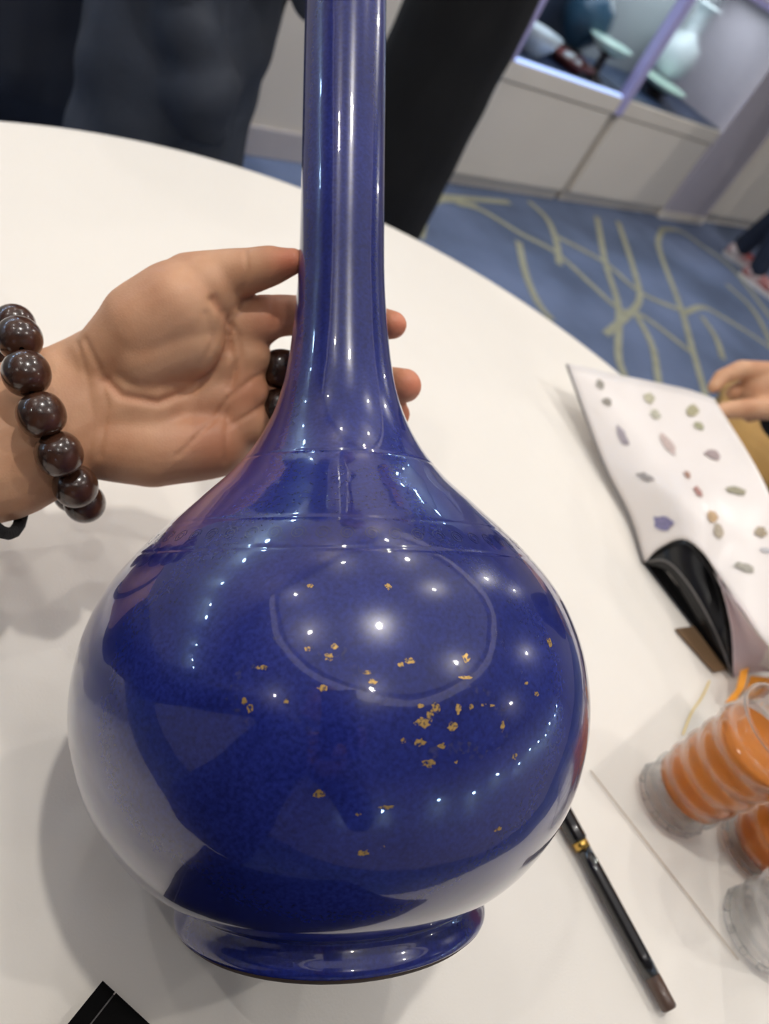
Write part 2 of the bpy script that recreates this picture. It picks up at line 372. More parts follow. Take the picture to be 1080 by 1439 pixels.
# rows of cool spots along the two long walls (seen as strings of dots in the glaze)
spots = [(X, 2.12, 1.62 + 0.05 * math.sin(X * 3)) for X in (-3.2, -2.8, -2.2, -1.5, -1.15, -0.6, -0.1, 0.2, 0.6, 0.95, 1.3, 1.7, 2.1)]
spots += [(X, 2.7, 2.3) for X in (2.5, 3.0, 3.4, 3.9, 4.5, 5.2)] + [(X, -3.2, 1.8 + 0.06 * math.cos(X * 4)) for X in (-2.4, -1.2, 0.1, 0.9, 1.6, 2.4, 3.0, 3.5, 4.0, 4.6, 5.3, 6.0)]
for k, (x, y, z) in enumerate(spots):
    t = thing('spotlight', 'small cool white wall spot mirrored as a blue dot in the glaze', 'lamp', (x, y, z), 'cool spots along the walls')
    obj('spot_housing', lath([(0.0, 0.06), (0.03, 0.06), (0.034, 0.0), (0.03, 0.0), (0.03, 0.02), (0, 0.02)], 16), M['steel'], t)
    b = bmesh.new(); bmesh.ops.create_uvsphere(b, u_segments=12, v_segments=8, radius=0.027); obj('spot_bulb', b, M['led_cool'], t, True)
    wy = {2.12: 2.26, 2.7: 2.9, -3.2: -3.4}[y]
    obj('spot_arm', boxb(-0.008, 0.008, min(0, wy - y), max(0, wy - y), 0.045, 0.06), M['steel'], t)

# ---------------------------------------------------------------- show cases
def show_case(x0, x1, label, mats, open_right=True):
    t = thing('show_case', label, 'cabinet', (x0, 2.24, 0)); D = 0.62
    W_ = x1 - x0
    obj('plinth', boxb(0, W_, 0.03, D, 0, 0.06, 0.002), M['panel'], t)
    obj('carcass', boxb(0, W_, 0.012, D, 0.06, 0.545, 0.002), M['panel'], t)
    obj('front_panel', boxb(0.012, W_ - 0.012, 0.0, 0.014, 0.062, 0.475, 0.003), M['panel'], t)
    obj('top_rail', boxb(0, W_, -0.006, 0.014, 0.482, 0.556, 0.003), M['panel'], t)
    obj('case_floor', boxb(0.0, W_, 0.02, D, 0.545, 0.562), M['case_floor'], t)
    obj('back_panel', boxb(0, W_, D - 0.15, D - 0.13, 0.562, 1.13), mats, t)
    obj('glass_front', boxb(0.025, W_ - 0.025, 0.012, 0.017, 0.562, 1.12), M['glass'], t)
    obj('upper_rail', boxb(0.0, W_, -0.005, 0.035, 1.12, 1.15, 0.003), M['case_frame'], t)
    obj('lid', boxb(0, W_, 0.035, D, 1.13, 1.145), M['panel'], t)
    return t
s1 = show_case(2.785, 3.675, 'left white show case with frosted panel and red lacquer dish inside', M['case_back_dark'])
obj('led_strip', boxb(0.02, 0.87, -0.004, 0.022, 0.557, 0.566), M['led_strip'], s1)
obj('corner_post', boxb(-0.025, 0.02, -0.008, 0.04, 0.556, 1.12, 0.003), M['case_frame'], s1)
s2 = show_case(3.725, 4.79, 'right white show case holding the pale vase, next to the pillar', M['case_back'])
obj('corner_post', boxb(-0.048, 0.01, -0.012, 0.04, 0.48, 1.12, 0.003), M['case_frame'], s2)
pl = thing('pillar', 'wide pale grey pillar at the right end of the white show cases', 'pillar', (4.8, 2.24, 0))
obj('shaft', boxb(0, 0.58, -0.01, 0.6, 0.05, 2.4, 0.004), M['pillar'], pl); obj('foot', boxb(-0.005, 0.59, -0.02, 0.6, 0, 0.05, 0.003), M['panel'], pl)
s3 = thing('cabinet', 'pale cabinet beyond the grey pillar, behind the red shoes', 'cabinet', (5.40, 2.24, 0))
obj('carcass', boxb(0, 1.2, 0.012, 0.6, 0.06, 1.1), M['panel'], s3); obj('front_panel', boxb(0.01, 1.19, 0, 0.014, 0.07, 1.08, 0.003), M['panel'], s3)
obj('plinth', boxb(0, 1.2, 0.03, 0.6, 0, 0.06), M['panel'], s3)
# exhibits
def lobj(name, prof, m, loc, label, cat, tilt=None, n=40):
    o = obj(name, lath(prof, n), m, None, True); o.location = loc
    if tilt: o.rotation_euler = tilt
    return tag(o, label, cat)
SZ = 0.5625
lobj('bowl', [(0.0, 0.0), (0.045, 0.0), (0.05, 0.012), (0.085, 0.05), (0.105, 0.10), (0.100, 0.10), (0.08, 0.052), (0.045, 0.02), (0, 0.016)], M['white_glaze'], (3.08, 2.40, SZ), 'white porcelain bowl at the left end of the left show case', 'bowl')
st = lobj('stand', [(0.0, 0.0), (0.08, 0.0), (0.085, 0.01), (0.06, 0.02), (0.075, 0.045), (0.0, 0.045)], M['stand'], (3.56, 2.575, SZ), 'dark wooden stand under the teal globe vase', 'stand')
lobj('globe_vase', [(0.0, 0.0), (0.05, 0.0), (0.055, 0.01), (0.10, 0.06), (0.125, 0.13), (0.11, 0.20), (0.06, 0.25), (0.03, 0.27), (0.026, 0.36), (0.036, 0.40), (0.028, 0.39), (0.02, 0.36), (0.0, 0.30)], M['teal_glaze'], (3.56, 2.575, SZ + 0.0455), 'dark teal globe vase in the left show case', 'vase')
for k, (x, y, h, r, lb, nm) in enumerate([(3.53, 2.36, 0.125, 0.10, 'long celadon dish raised on a stand in the left show case', 'left'), (4.22, 2.42, 0.045, 0.15, 'pale celadon dish low in the right show case before the vase', 'right')]):
    lobj('dish_stand', [(0.0, 0.0), (0.06, 0.0), (0.06, 0.008), (0.02, 0.02), (0.02, h - 0.02), (0.055, h - 0.006), (0.055, h), (0, h)], M['stand'], (x, y, SZ), 'dark stand carrying the celadon dish in the %s show case' % nm, 'stand')
    lobj('dish', [(0.0, 0.0), (0.06, 0.0), (0.07, 0.006), (r * 0.8, 0.018), (r, 0.034), (r - 0.004, 0.038), (r * 0.78, 0.025), (0.0, 0.012)], M['celadon'], (x, y, SZ + h + 0.0005), lb, 'dish').scale = (1.35 if r < .12 else 1.0, 1, 1)
lobj('lacquer_dish', [(0.0, 0.0), (0.07, 0.0), (0.07, 0.01), (0.12, 0.03), (0.13, 0.045), (0.12, 0.045), (0.06, 0.02), (0.0, 0.018)], M['red_lacquer'], (3.36, 2.40, SZ), 'dark red lacquer dish in the left show case', 'dish')
for k, (dx, dy, r) in enumerate([(-0.03, 0.0, 0.022), (0.03, 0.02, 0.02), (0.01, -0.045, 0.018)]):
    b = bmesh.new(); bmesh.ops.create_uvsphere(b, u_segments=20, v_segments=14, radius=r)
    bmesh.ops.scale(b, vec=(1, 1, 0.8), verts=b.verts[:])
    o = obj('crystal_ball', b, M['white_glaze'], None, True); o.location = (3.36 + dx, 2.40 + dy, SZ + 0.021 + r * 0.8)
    tag(o, ('largest round shiny ornament in the red lacquer dish, at its left', 'middle sized round ornament at the back of the red lacquer dish', 'smallest round ornament at the front of the red lacquer dish')[k], 'ornament', 'ornaments in the lacquer dish')
lobj('vase_plinth', [(0.0, 0.0), (0.075, 0.0), (0.075, 0.05), (0.07, 0.055), (0.0, 0.055)], M['stand'], (4.42, 2.56, SZ), 'low dark stand under the pale vase in the right show case', 'stand')
pv = thing('pale_vase', 'pale blue-white vase with a flared lip in the right show case', 'vase', (4.42, 2.56, SZ + 0.0555))
obj('body', lath([(0.0, 0.0), (0.05, 0.0), (0.055, 0.01), (0.10, 0.06), (0.118, 0.13), (0.10, 0.20), (0.05, 0.245), (0.034, 0.27), (0.03, 0.33), (0.05, 0.375), (0.075, 0.39), (0.07, 0.395), (0.04, 0.38), (0.022, 0.33), (0.0, 0.30)], 40), M['white_glaze'], pv, True)
for sx in (-1, 1):
    obj('handle', tube([Vector((sx * 0.033, 0, 0.33)), Vector((sx * 0.06, 0, 0.33)), Vector((sx * 0.07, 0, 0.29)), Vector((sx * 0.055, 0, 0.245)), Vector((sx * 0.045, 0, 0.24))], 0.007), M['white_glaze'], pv, True)

# ---------------------------------------------------------------- round table with its cloth
TX, TY, TR = 0.394, 0.214, 0.586
tb = thing('round_table', 'round banquet table hidden under the white cloth', 'table', (TX, TY, 0))
obj('tabletop', lath([(0, HT - 0.036), (TR - 0.016, HT - 0.036), (TR - 0.012, HT - 0.032), (TR - 0.012, HT - 0.012), (TR - 0.018, HT - 0.009), (0, HT - 0.009)], 96), M['brown'], tb)
obj('pedestal', lath([(0, 0.04), (0.05, 0.04), (0.04, 0.1), (0.035, 0.6), (0.12, HT - 0.0365), (0, HT - 0.0365)], 32), M['steel'], tb, True)
for k in range(4):
    a = R(45 + 90 * k); obj('foot', tube([Vector((0.02 * math.cos(a), 0.02 * math.sin(a), 0.1)), Vector((0.2 * math.cos(a), 0.2 * math.sin(a), 0.05)), Vector((0.36 * math.cos(a), 0.36 * math.sin(a), 0.018))], 0.017), M['steel'], tb, True)
bm = bmesh.new(); n = 180
rr = [0.02 + (TR - 0.03) * i / 40 for i in range(41)]
fold_a = (at(830, 1085, HT), at(975, 1270, HT)); fold_b = (at(700, 545, HT), at(890, 830, HT)); fold_c = (at(90, 930, HT), at(240, 760, HT))
def segd(p, s):
    a, b = s; ab = (b - a).xy; t = (p.xy - a.xy).dot(ab) / ab.length_squared; q = a.xy + ab * t
    d = (p.xy - q).length; return d, t
def top_z(p):
    z = HT + 0.0009 * noise.noise(Vector((p.x * 5, p.y * 5, 0))) + 0.0004 * noise.noise(Vector((p.x * 17, p.y * 17, 3)))
    for s, h, w in ((fold_a, 0.0012, 0.006), (fold_b, 0.0012, 0.008), (fold_c, 0.001, 0.008)):
        d, t = segd(p, s); z += h * math.exp(-(d / w) ** 2)
    return z - 0.0028
rows = []
Rs = [0.006 * i for i in range(1, 96) if 0.006 * i < TR - 0.012]
for r in Rs:
    row = []
    for j in range(n):
        a = 2 * math.pi * j / n; p = Vector((TX + r * math.cos(a), TY + r * math.sin(a), 0)); p.z = top_z(p); row.append(bm.verts.new(p))
    rows.append(row)
for r, z in [(TR - 0.005, HT - 0.0035), (TR, HT - 0.008)] + [(TR + 0.004 + 0.05 * t, HT - 0.02 - 0.68 * t) for t in (0.0, 0.05, 0.1, 0.2, 0.3, 0.45, 0.6, 0.75, 0.9, 1.0)]:
    t = max(0, (HT - 0.02 - z) / 0.68); row = []
    for j in range(n):
        a = 2 * math.pi * j / n; q = r + t ** 0.7 * (0.028 * math.sin(a * 15) + 0.014 * math.sin(a * 23 + 1))
        row.append(bm.verts.new((TX + q * math.cos(a), TY + q * math.sin(a), z)))
    rows.append(row)
c0 = bm.verts.new((TX, TY, HT - 0.0028))
for j in range(n): bm.faces.new((c0, rows[0][j], rows[0][(j + 1) % n]))
for a, b in zip(rows[:-1], rows[1:]):
    for j in range(n): bm.faces.new((a[j], b[j], b[(j + 1) % n], a[(j + 1) % n]))
tag(obj('tablecloth', bm, M['cloth'], None, True), 'white tablecloth spread over the round table', 'tablecloth')

# ---------------------------------------------------------------- the blue bottle vase
SS = [0, .0015, .004, .008, .0115, .0135, .017, .0225, .030, .040, .0520, .0661, .085, .1039, .1228, .1417, .1605, .1795, .1936, .2078, .222, .2361, .2503, .2692, .2928, .3212, .3589, .4062, .4723, .500, .512]
RP = [.0655, .0672, .0673, .0655, .0645, .0658, .0725, .0808, .0888, .0966, .1037, .1088, .1125, .1122, .1080, .0992, .0840, .0642, .0495, .0387, .0314, .0271, .0245, .0224, .0209, .0205, .0204, .0205, .0207, .0222, .0245]
def rad(s):
    i = max(0, min(len(SS) - 2, int(np.searchsorted(SS, s)) - 1)); g = lambda k: (RP[min(k + 1, len(RP) - 1)] - RP[max(k - 1, 0)]) / (SS[min(k + 1, len(SS) - 1)] - SS[max(k - 1, 0)])
    h = SS[i + 1] - SS[i]; t = (s - SS[i]) / h
    return (2*t**3-3*t**2+1)*RP[i] + (t**3-2*t**2+t)*h*g(i) + (-2*t**3+3*t**2)*RP[i+1] + (t**3-t**2)*h*g(i+1)
VF = Vector((0.179, 0.010, 0.8010))               # centre of the foot
VA = Vector((0.2698, 0.7781, 0.5672)).normalized()
VU = Vector((-0.713, 0.557, -0.426)); VU = (VU - VA * VU.dot(VA)).normalized(); VV = VA.cross(VU)
if VV.dot(Vector((-0.648, -0.290, 0.705))) < 0: VV = -VV
def surf(s, ph, lift=0.0):
    r = rad(s); dr = (rad(s + 5e-4) - rad(max(0, s - 5e-4))) / (1e-3 if s > 5e-4 else 5e-4); d = VU * math.cos(R(ph)) + VV * math.sin(R(ph))
    nn = (d - VA * dr).normalized(); return VF + VA * s + d * r + nn * lift, nn
vase = thing('bottle_vase', 'cobalt blue bottle vase with long neck and worn gilding, lying tilted', 'vase', VF)
bm = bmesh.new(); rows = []; NV = 160
prof_s = sorted(set([SS[-1] * i / 1000 for i in range(1001)] + SS[:8]))
prof = [(rad(s) - sum(d * math.exp(-((s - q) / .0006) ** 2) for q, d in ((.1542, .00018), (.1663, .00014), (.1975, .00025), (.012, .0002))), s) for s in prof_s] + [(0.0235, 0.5135), (0.022, 0.512), (0.0185, 0.50), (0.0165, 0.45), (0.016, 0.30), (0.02, 0.23), (0.04, 0.195), (0.0, 0.19)]
for r, s in prof:
    rows.append([bm.verts.new(VA * s + (VU * math.cos(2 * math.pi * j / NV) + VV * math.sin(2 * math.pi * j / NV)) * max(r, 1e-4)) for j in range(NV)])
for a, b in zip(rows[:-1], rows[1:]):
    for j in range(NV): bm.faces.new((a[j], a[(j + 1) % NV], b[(j + 1) % NV], b[j]))
obj('body', bm, M['glaze'], vase, True)
MV = Matrix(((VU.x, VV.x, VA.x, 0), (VU.y, VV.y, VA.y, 0), (VU.z, VV.z, VA.z, 0), (0, 0, 0, 1)))
tag(obj('foot_ring', lath([(0.055, 0.012), (0.0555, 0.001), (0.058, -0.0012), (0.0645, -0.0012), (0.0668, 0.0008), (0.0674, 0.0022), (0.064, 0.003)], 120, MV), M['foot_clay'], vase, True), 'brown unglazed rim of the foot')
def flake(s, ph, w, h, rndm):
    bm = bmesh.new(); c, nn = surf(s, ph, 0.0001); e1 = nn.cross(VA).normalized(); e2 = nn.cross(e1); k = 14
    cv = bm.verts.new(c - VF); vs = []
    for j in range(k):
        a = 2 * math.pi * j / k; q = rndm.uniform(0.55, 1.15)
        x, y = w * q * math.cos(a), h * q * math.sin(a)
        s2 = s + (y if VA.dot(e2) < 0 else -y) * 0.95; ph2 = ph + math.degrees(x / rad(s)); vs.append(bm.verts.new(surf(s2, ph2, 0.0001)[0] - VF))
    for j in range(k): bm.faces.new((cv, vs[j], vs[(j + 1) % k]))
    return bm
FL = [(0.1086, 91.6, 0.002, 0.0011), (0.1044, 85.8, 0.0009, 0.0009), (0.1144, 81.4, 0.002, 0.0009), (0.1407, 88.6, 0.0012, 0.0007), (0.1407, 103.6, 0.0012, 0.0012), (0.1213, 93.4, 0.0014, 0.0009), (0.1182, 92.5, 0.0018, 0.0014), (0.1204, 88.9, 0.0011, 0.0009), (0.1168, 106.2, 0.0021, 0.0012), (0.1155, 104.6, 0.0014, 0.0009), (0.1171, 116.9, 0.0017, 0.0019), (0.111, 116.2, 0.0028, 0.0007), (0.1132, 98.8, 0.0018, 0.0007), (0.1104, 99.8, 0.0014, 0.0009), (0.1022, 110.4, 0.0018, 0.0018), (0.0976, 108.0, 0.0029, 0.002), (0.0997, 109.4, 0.0014, 0.0021), (0.1014, 114.4, 0.0016, 0.0019), (0.1016, 117.0, 0.0012, 0.0012), (0.102, 119.5, 0.0014, 0.0005), (0.1016, 121.3, 0.0012, 0.0005), (0.0955, 113.2, 0.0021, 0.0021), (0.0915, 107.6, 0.002, 0.0014), (0.09, 111.3, 0.0016, 0.0011), (0.0849, 109.2, 0.0027, 0.0016), (0.121, 140.3, 0.0018, 0.0024), (0.1078, 130.1, 0.0012, 0.0007), (0.1039, 132.6, 0.0015, 0.001), (0.0946, 123.4, 0.001, 0.0021), (0.084, 126.4, 0.0014, 0.0012), (0.0764, 91.4, 0.002, 0.0018), (0.0716, 102.3, 0.0027, 0.0007), (0.0697, 97.7, 0.0009, 0.0007), (0.0568, 98.9, 0.002, 0.0014), (0.0585, 102.1, 0.0009, 0.0007), (0.0596, 125.0, 0.0019, 0.001), (0.102, 79.9, 0.0011, 0.0018), (0.1041, 78.9, 0.0009, 0.0013), (0.0847, 114.0, 0.0007, 0.0007), (0.0924, 104.7, 0.0009, 0.0011), (0.1026, 107.7, 0.0011, 0.0009)]
rf = random.Random(3)
for fl in FL: obj('gilt_trace', flake(*fl, rf), M['gilt'], vase)

def ghost(poly, w):
    bm = bmesh.new(); P_ = spline([(a, b * 0.0018, 0) for a, b in poly], 6); prev = None; rn = random.Random(int(poly[0][1] * 100))
    for i, p in enumerate(P_):
        t = np.array(P_[min(i + 1, len(P_) - 1)]) - np.array(P_[max(i - 1, 0)]); t = t / (np.linalg.norm(t) + 1e-9); q = np.array([-t[1], t[0]]) * w * rn.uniform(.5, 1.2)
        row = []
        for sg in (-1, 0, 1):
            a = p[0] + sg * q[0]; b = (p[1] + sg * q[1]) / 0.0018; row.append(bm.verts.new(surf(a, b, 0.00008)[0] - VF))
        if prev:
            for k in range(2): bm.faces.new((prev[k], prev[k + 1], row[k + 1], row[k]))
        prev = row
    return bm
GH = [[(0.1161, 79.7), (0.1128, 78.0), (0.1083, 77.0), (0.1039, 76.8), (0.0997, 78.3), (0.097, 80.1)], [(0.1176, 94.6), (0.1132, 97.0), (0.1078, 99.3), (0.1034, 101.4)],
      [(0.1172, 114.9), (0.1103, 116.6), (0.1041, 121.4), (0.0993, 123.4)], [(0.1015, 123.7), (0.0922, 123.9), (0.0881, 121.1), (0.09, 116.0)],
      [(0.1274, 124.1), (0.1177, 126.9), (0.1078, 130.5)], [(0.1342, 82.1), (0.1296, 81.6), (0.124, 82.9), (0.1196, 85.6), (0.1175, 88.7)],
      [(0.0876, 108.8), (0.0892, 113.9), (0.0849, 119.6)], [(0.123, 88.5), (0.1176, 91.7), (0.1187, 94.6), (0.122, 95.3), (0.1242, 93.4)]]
for k, g in enumerate(GH): obj('wear_reflection_trace', ghost(g, (.0018, .0022, .0020, .0014, .0008, .0008, .0024, .0006)[k]), M['ghost'], vase)
for k in range(60):                              # incised scroll border round the shoulder, one curl after another
    ph0 = 6.0 * k; cl = []
    for j in range(19):
        a = j / 18 * 3.6 * math.pi; q = 1 - 0.75 * j / 18; cl.append((0.1600 + 0.0026 * q * math.sin(a), ph0 + 2.0 * q * math.cos(a)))
    obj('border_scroll', ghost(cl, .00022), M['incised'], vase)

# ---------------------------------------------------------------- people: skin, limbs, clothes
def fbm(co, sc, seed=0, str_=(1, 1, 1)):
    return np.array([noise.noise(Vector((c[0] * sc * str_[0] + seed, c[1] * sc * str_[1], c[2] * sc * str_[2]))) for c in co])
def polyd(px, line):
    d = np.full(len(px), 1e9)
    for a, b in zip(line[:-1], line[1:]):
        a = np.array(a, float); b = np.array(b, float); ab = b - a; t = np.clip(((px - a) @ ab) / (ab @ ab), 0, 1)
        d = np.minimum(d, np.linalg.norm(px - (a + t[:, None] * ab), axis=1))
    return d
def P(x, y, D, r): return (atD(x, y, D), r)
FW = Vector(M2[:, 2])
def photographer_hand(parent):
    bm = bmesh.new()
    # forearm and wrist, a little flattened towards the lens
    chain(bm, [P(-190, 660, .345, .039), P(0, 624, .374, .0375), P(110, 574, .389, .0345), P(180, 545, .394, .036)], flat=FW, k=0.60)
    # palm: metacarpals, heel and thenar mound
    for q in ([P(140, 520, .392, .021), P(250, 480, .396, .0175), P(366, 452, .397, .0125)],
              [P(140, 550, .394, .021), P(250, 525, .400, .0175), P(346, 502, .400, .0130)],
              [P(140, 585, .396, .021), P(250, 570, .402, .0180), P(344, 552, .403, .0130)],
              [P(150, 612, .396, .020), P(250, 610, .405, .0180), P(352, 596, .407, .0130)]): chain(bm, q)
    chain(bm, [P(150, 622, .390, .0195), P(215, 630, .396, .0205), P(300, 622, .404, .019)])
    chain(bm, [P(150, 508, .386, .018), P(205, 462, .382, .0235), P(252, 436, .381, .0245), P(286, 408, .382, .0185)])
    chain(bm, [P(205, 500, .384, .020), P(262, 478, .384, .0195)])
    chain(bm, [P(340, 474, .398, .0125), P(338, 600, .405, .0125)])
    # thumb
    chain(bm, [P(270, 402, .383, .0165), P(322, 386, .381, .0128), P(352, 380, .379, .0112), P(380, 373, .377, .0098), P(411, 367, .374, .0066)])
    # fingers curling round behind the neck
    chain(bm, [P(366, 447, .397, .0118), P(398, 443, .404, .0108), P(450, 444, .417, .0100), P(505, 450, .416, .0092), P(535, 455, .405, .0084), P(552, 457, .396, .0074)])
    chain(bm, [P(346, 505, .404, .0115), P(364, 516, .432, .0108), P(450, 532, .442, .0104), P(515, 540, .430, .0098), P(552, 541, .418, .0098), P(569, 542, .410, .0092)])
    chain(bm, [P(346, 556, .406, .0115), P(362, 572, .434, .0106), P(450, 586, .444, .0100), P(520, 586, .432, .0092), P(556, 582, .422, .0080)])
    chain(bm, [P(340, 600, .410, .0110), P(362, 625, .434, .0100), P(430, 640, .440, .0092), P(500, 636, .436, .0080)])
    creases = [([(300, 421), (312, 440), (322, 462), (318, 492), (300, 522), (268, 548), (222, 566), (170, 556), (150, 535)], 6.0, .0022),
               ([(316, 440), (334, 470), (338, 500), (320, 545)], 4, .0010),
               ([(290, 440), (300, 480), (285, 512)], 4.5, .0008),
               ([(383, 520), (355, 532), (320, 560), (300, 590), (250, 640)], 3.0, .0010),
               ([(322, 470), (330, 520), (318, 600), (318, 650)], 3.0, .0009),
               ([(384, 560), (350, 582), (320, 600)], 3.0, .0009),
               ([(120, 478), (140, 520), (150, 570), (140, 640)], 4.0, .0009),
               ([(108, 482), (122, 530), (130, 590), (122, 655)], 3.5, .0006),
               ([(345, 352), (347, 380), (341, 408)], 2.5, .0007), ([(383, 416), (385, 476)], 2.4, .0009)]
    fw = np.array(FW)
    def disp(co, no):
        px = topix(co); face = np.clip(-(no @ fw) * 1.5, 0, 1); d = np.zeros(len(co))
        for line, w, dep in creases:
            q = polyd(px, line); d -= dep * np.exp(-(q / w) ** 2) * face
        d += 0.0005 * fbm(co, 60, 2)
        return d
    o = melt('left_hand', bm, M['skin'], parent, 0.0016, 9, disp)
    me = o.data; n = len(me.vertices); co = np.empty(n * 3); me.vertices.foreach_get('co', co); co = co.reshape(-1, 3); px = topix(co)
    bl = np.zeros(n)
    for (x, y, s, k) in ((410, 368, 28, .75), (390, 450, 40, .5), (560, 457, 30, .75), (580, 542, 32, .7), (572, 585, 25, .7), (300, 620, 70, .35), (350, 560, 50, .3), (230, 430, 60, .1)):
        bl = np.maximum(bl, k * np.exp(-((px[:, 0] - x) ** 2 + (px[:, 1] - y) ** 2) / s ** 2))
    for line, w, dep in creases[:6]: bl = np.maximum(bl, 0.16 * np.exp(-(polyd(px, line) / (w * 1.3)) ** 2) * (dep / .002))
    a = me.attributes.new('blush', 'FLOAT', 'POINT'); a.data.foreach_set('value', bl.astype(np.float32))
    return o

def figure(label, x, y, yaw, H=1.70, coat='navy', pants='trousers', shoes='shoe_black', hem=0.55, arms=None, wide=1.0, seed=0, head=True, feet=None, folds=0.006, group=None, hands=True):
    t = thing('person', label, 'person', (x, y, 0), group); k = H / 1.70; cy_, sy_ = math.cos(yaw), math.sin(yaw)
    def L(a, b, c): return Vector((a * cy_ - b * sy_, a * sy_ + b * cy_, c)) * 1.0     # a = side, b = front
    fd = L(0, 1, 0); sd = L(1, 0, 0)
    feet = feet or [(-0.11, 0.0, 0), (0.11, 0.02, 0)]
    for i, (fa, fb, fy) in enumerate(feet):
        sg = -1 if i == 0 else 1
        f0 = L(fa, fb, 0); fr = Matrix.Rotation(fy, 3, 'Z') @ fd
        bm = bmesh.new(); capsule(bm, f0 + Vector((0, 0, 0.048)) - fr * 0.05, f0 + Vector((0, 0, 0.042)) + fr * 0.15, 0.045, 0.038)
        capsule(bm, f0 + Vector((0, 0, 0.05)) - fr * 0.04, f0 + Vector((0, 0, 0.095)) - fr * 0.03, 0.045, 0.045)
        sh = melt('shoe', bm, M[shoes], t, 0.008, 4)
        bm = bmesh.new(); pts = []
        for j in range(24):
            a = 2 * math.pi * j / 24; c = f0 + fr * (0.05 + 0.145 * math.cos(a)) + Vector((-fr.y, fr.x, 0)) * 0.05 * math.sin(a); pts.append(c)
        lo = [bm.verts.new((p.x, p.y, 0.0005)) for p in pts]; hi = [bm.verts.new((p.x, p.y, 0.026)) for p in pts]
        bm.faces.new(lo[::-1]); bm.faces.new(hi)
        for j in range(24): bm.faces.new((lo[j], lo[(j + 1) % 24], hi[(j + 1) % 24], hi[j]))
        obj('sole', bm, M['shoe_white'] if shoes == 'shoe_red' else M['shoe_black'], sh)
    bm = bmesh.new()
    for i, (fa, fb, fy) in enumerate(feet):
        sg = -1 if i == 0 else 1; an = L(fa, fb, 0.10) - fd * 0.02
        chain(bm, [(an, 0.062), (L(sg * 0.10 * wide, 0, 0.48 * k), 0.070 * wide), (L(sg * 0.085 * wide, 0, 0.86 * k), 0.088 * wide)])
    capsule(bm, L(-0.055 * wide, 0, 0.9 * k), L(0.055 * wide, 0, 0.9 * k), 0.10 * wide, 0.10 * wide)
    dfold = lambda amp, sc, st: (lambda co, no: amp * (fbm(co, sc, seed, st) + 0.5 * fbm(co, sc * 2.3, seed + 7, st)))
    melt('trousers', bm, M[pants], t, 0.012, 4, dfold(folds, 7, (1, 1, 0.5)))
    bm = bmesh.new()
    chain(bm, [(L(0, 0, hem + 0.06), 0.19 * wide), (L(0, 0, 0.98 * k), 0.178 * wide), (L(0, 0, 1.12 * k), 0.17 * wide), (L(0, 0, 1.30 * k), 0.175 * wide)], flat=fd, k=0.74)
    capsule(bm, L(-0.12, 0, 1.36 * k), L(0.12, 0, 1.36 * k), 0.085, 0.085)
    capsule(bm, L(0, 0, 1.36 * k), L(0, -0.01, 1.46 * k), 0.075, 0.062)
    rs = random.Random(seed)
    arms = arms or [[(-0.20, 0, 1.36), (-0.25, -0.02, 1.08), (-0.23, 0.08, 0.84)], [(0.20, 0, 1.36), (0.25, -0.02, 1.08), (0.23, 0.08, 0.84)]]
    for a in arms:
        A = [L(q[0], q[1], q[2] * k) for q in a]; chain(bm, [(A[0], 0.068), (A[1], 0.058)])
        nw = 9; chain(bm, [(A[1].lerp(A[2], j / nw) + Vector((rs.uniform(-.006, .006), rs.uniform(-.006, .006), 0)), (0.056, 0.044)[j % 2] - 0.0006 * j) for j in range(nw + 1)])
    for fz, fs, fl_ in ((0.80, 1, .30), (0.72, -1, .26), (0.64, 1, .22), (0.90, -1, .3), (0.56, -1, .25)) if coat == 'slate' else ():     # slanting drag folds
        capsule(bm, L(fs * 0.03, 0.108 * wide ** .5, fz), L(-fs * 0.11 * wide, 0.075 * wide ** .5, fz - fl_ * 0.5), 0.020, 0.012)
    melt('coat', bm, M[coat], t, 0.009, 3, dfold(folds * 1.3, 6, (1, 1, 1.0)))
    for a in (arms if hands else []):
        A = [L(q[0], q[1], q[2] * k) for q in a]; d = (A[2] - A[1]).normalized(); h0 = A[2] + d * 0.035
        bm = bmesh.new(); sdv = d.cross(fd).normalized() if abs(d.dot(fd)) < 0.9 else sd
        chain(bm, [(h0, 0.026), (h0 + d * 0.07, 0.034)], flat=sdv, k=0.55)
        w = fd if abs(d.dot(fd)) < 0.9 else Vector((0, 0, 1))
        for q in range(4):
            b0 = h0 + d * 0.09 + w * (0.028 - 0.019 * q); ln = (0.045, 0.052, 0.048, 0.036)[q]
            chain(bm, [(b0, 0.0095), (b0 + d * ln * 0.6 + sdv * 0.01, 0.0088), (b0 + d * ln + sdv * 0.026, 0.0078)])
        chain(bm, [(h0 + w * 0.02, 0.013), (h0 + w * 0.045 + d * 0.035, 0.011), (h0 + w * 0.05 + d * 0.065, 0.0095)])
        melt('hand', bm, M['skin_face'], t, 0.004, 3)
    if head:
        hc = L(0, 0.015, 1.585 * k); bm = bmesh.new()
        capsule(bm, L(0, -0.01, 1.42 * k), L(0, 0, 1.52 * k), 0.052, 0.050)
        capsule(bm, hc + Vector((0, 0, 0.02)), hc + Vector((0, 0, 0.03)), 0.092, 0.090, flat=sd, k=0.84)
        capsule(bm, hc + fd * 0.02 - Vector((0, 0, 0.03)), hc + fd * 0.045 - Vector((0, 0, 0.075)), 0.062, 0.032)
        capsule(bm, hc + fd * 0.09 + Vector((0, 0, 0.005)), hc + fd * 0.108 - Vector((0, 0, 0.028)), 0.010, 0.014)
        capsule(bm, hc + fd * 0.087 - Vector((0, 0, 0.055)) - sd * 0.018, hc + fd * 0.087 - Vector((0, 0, 0.055)) + sd * 0.018, 0.009, 0.009)
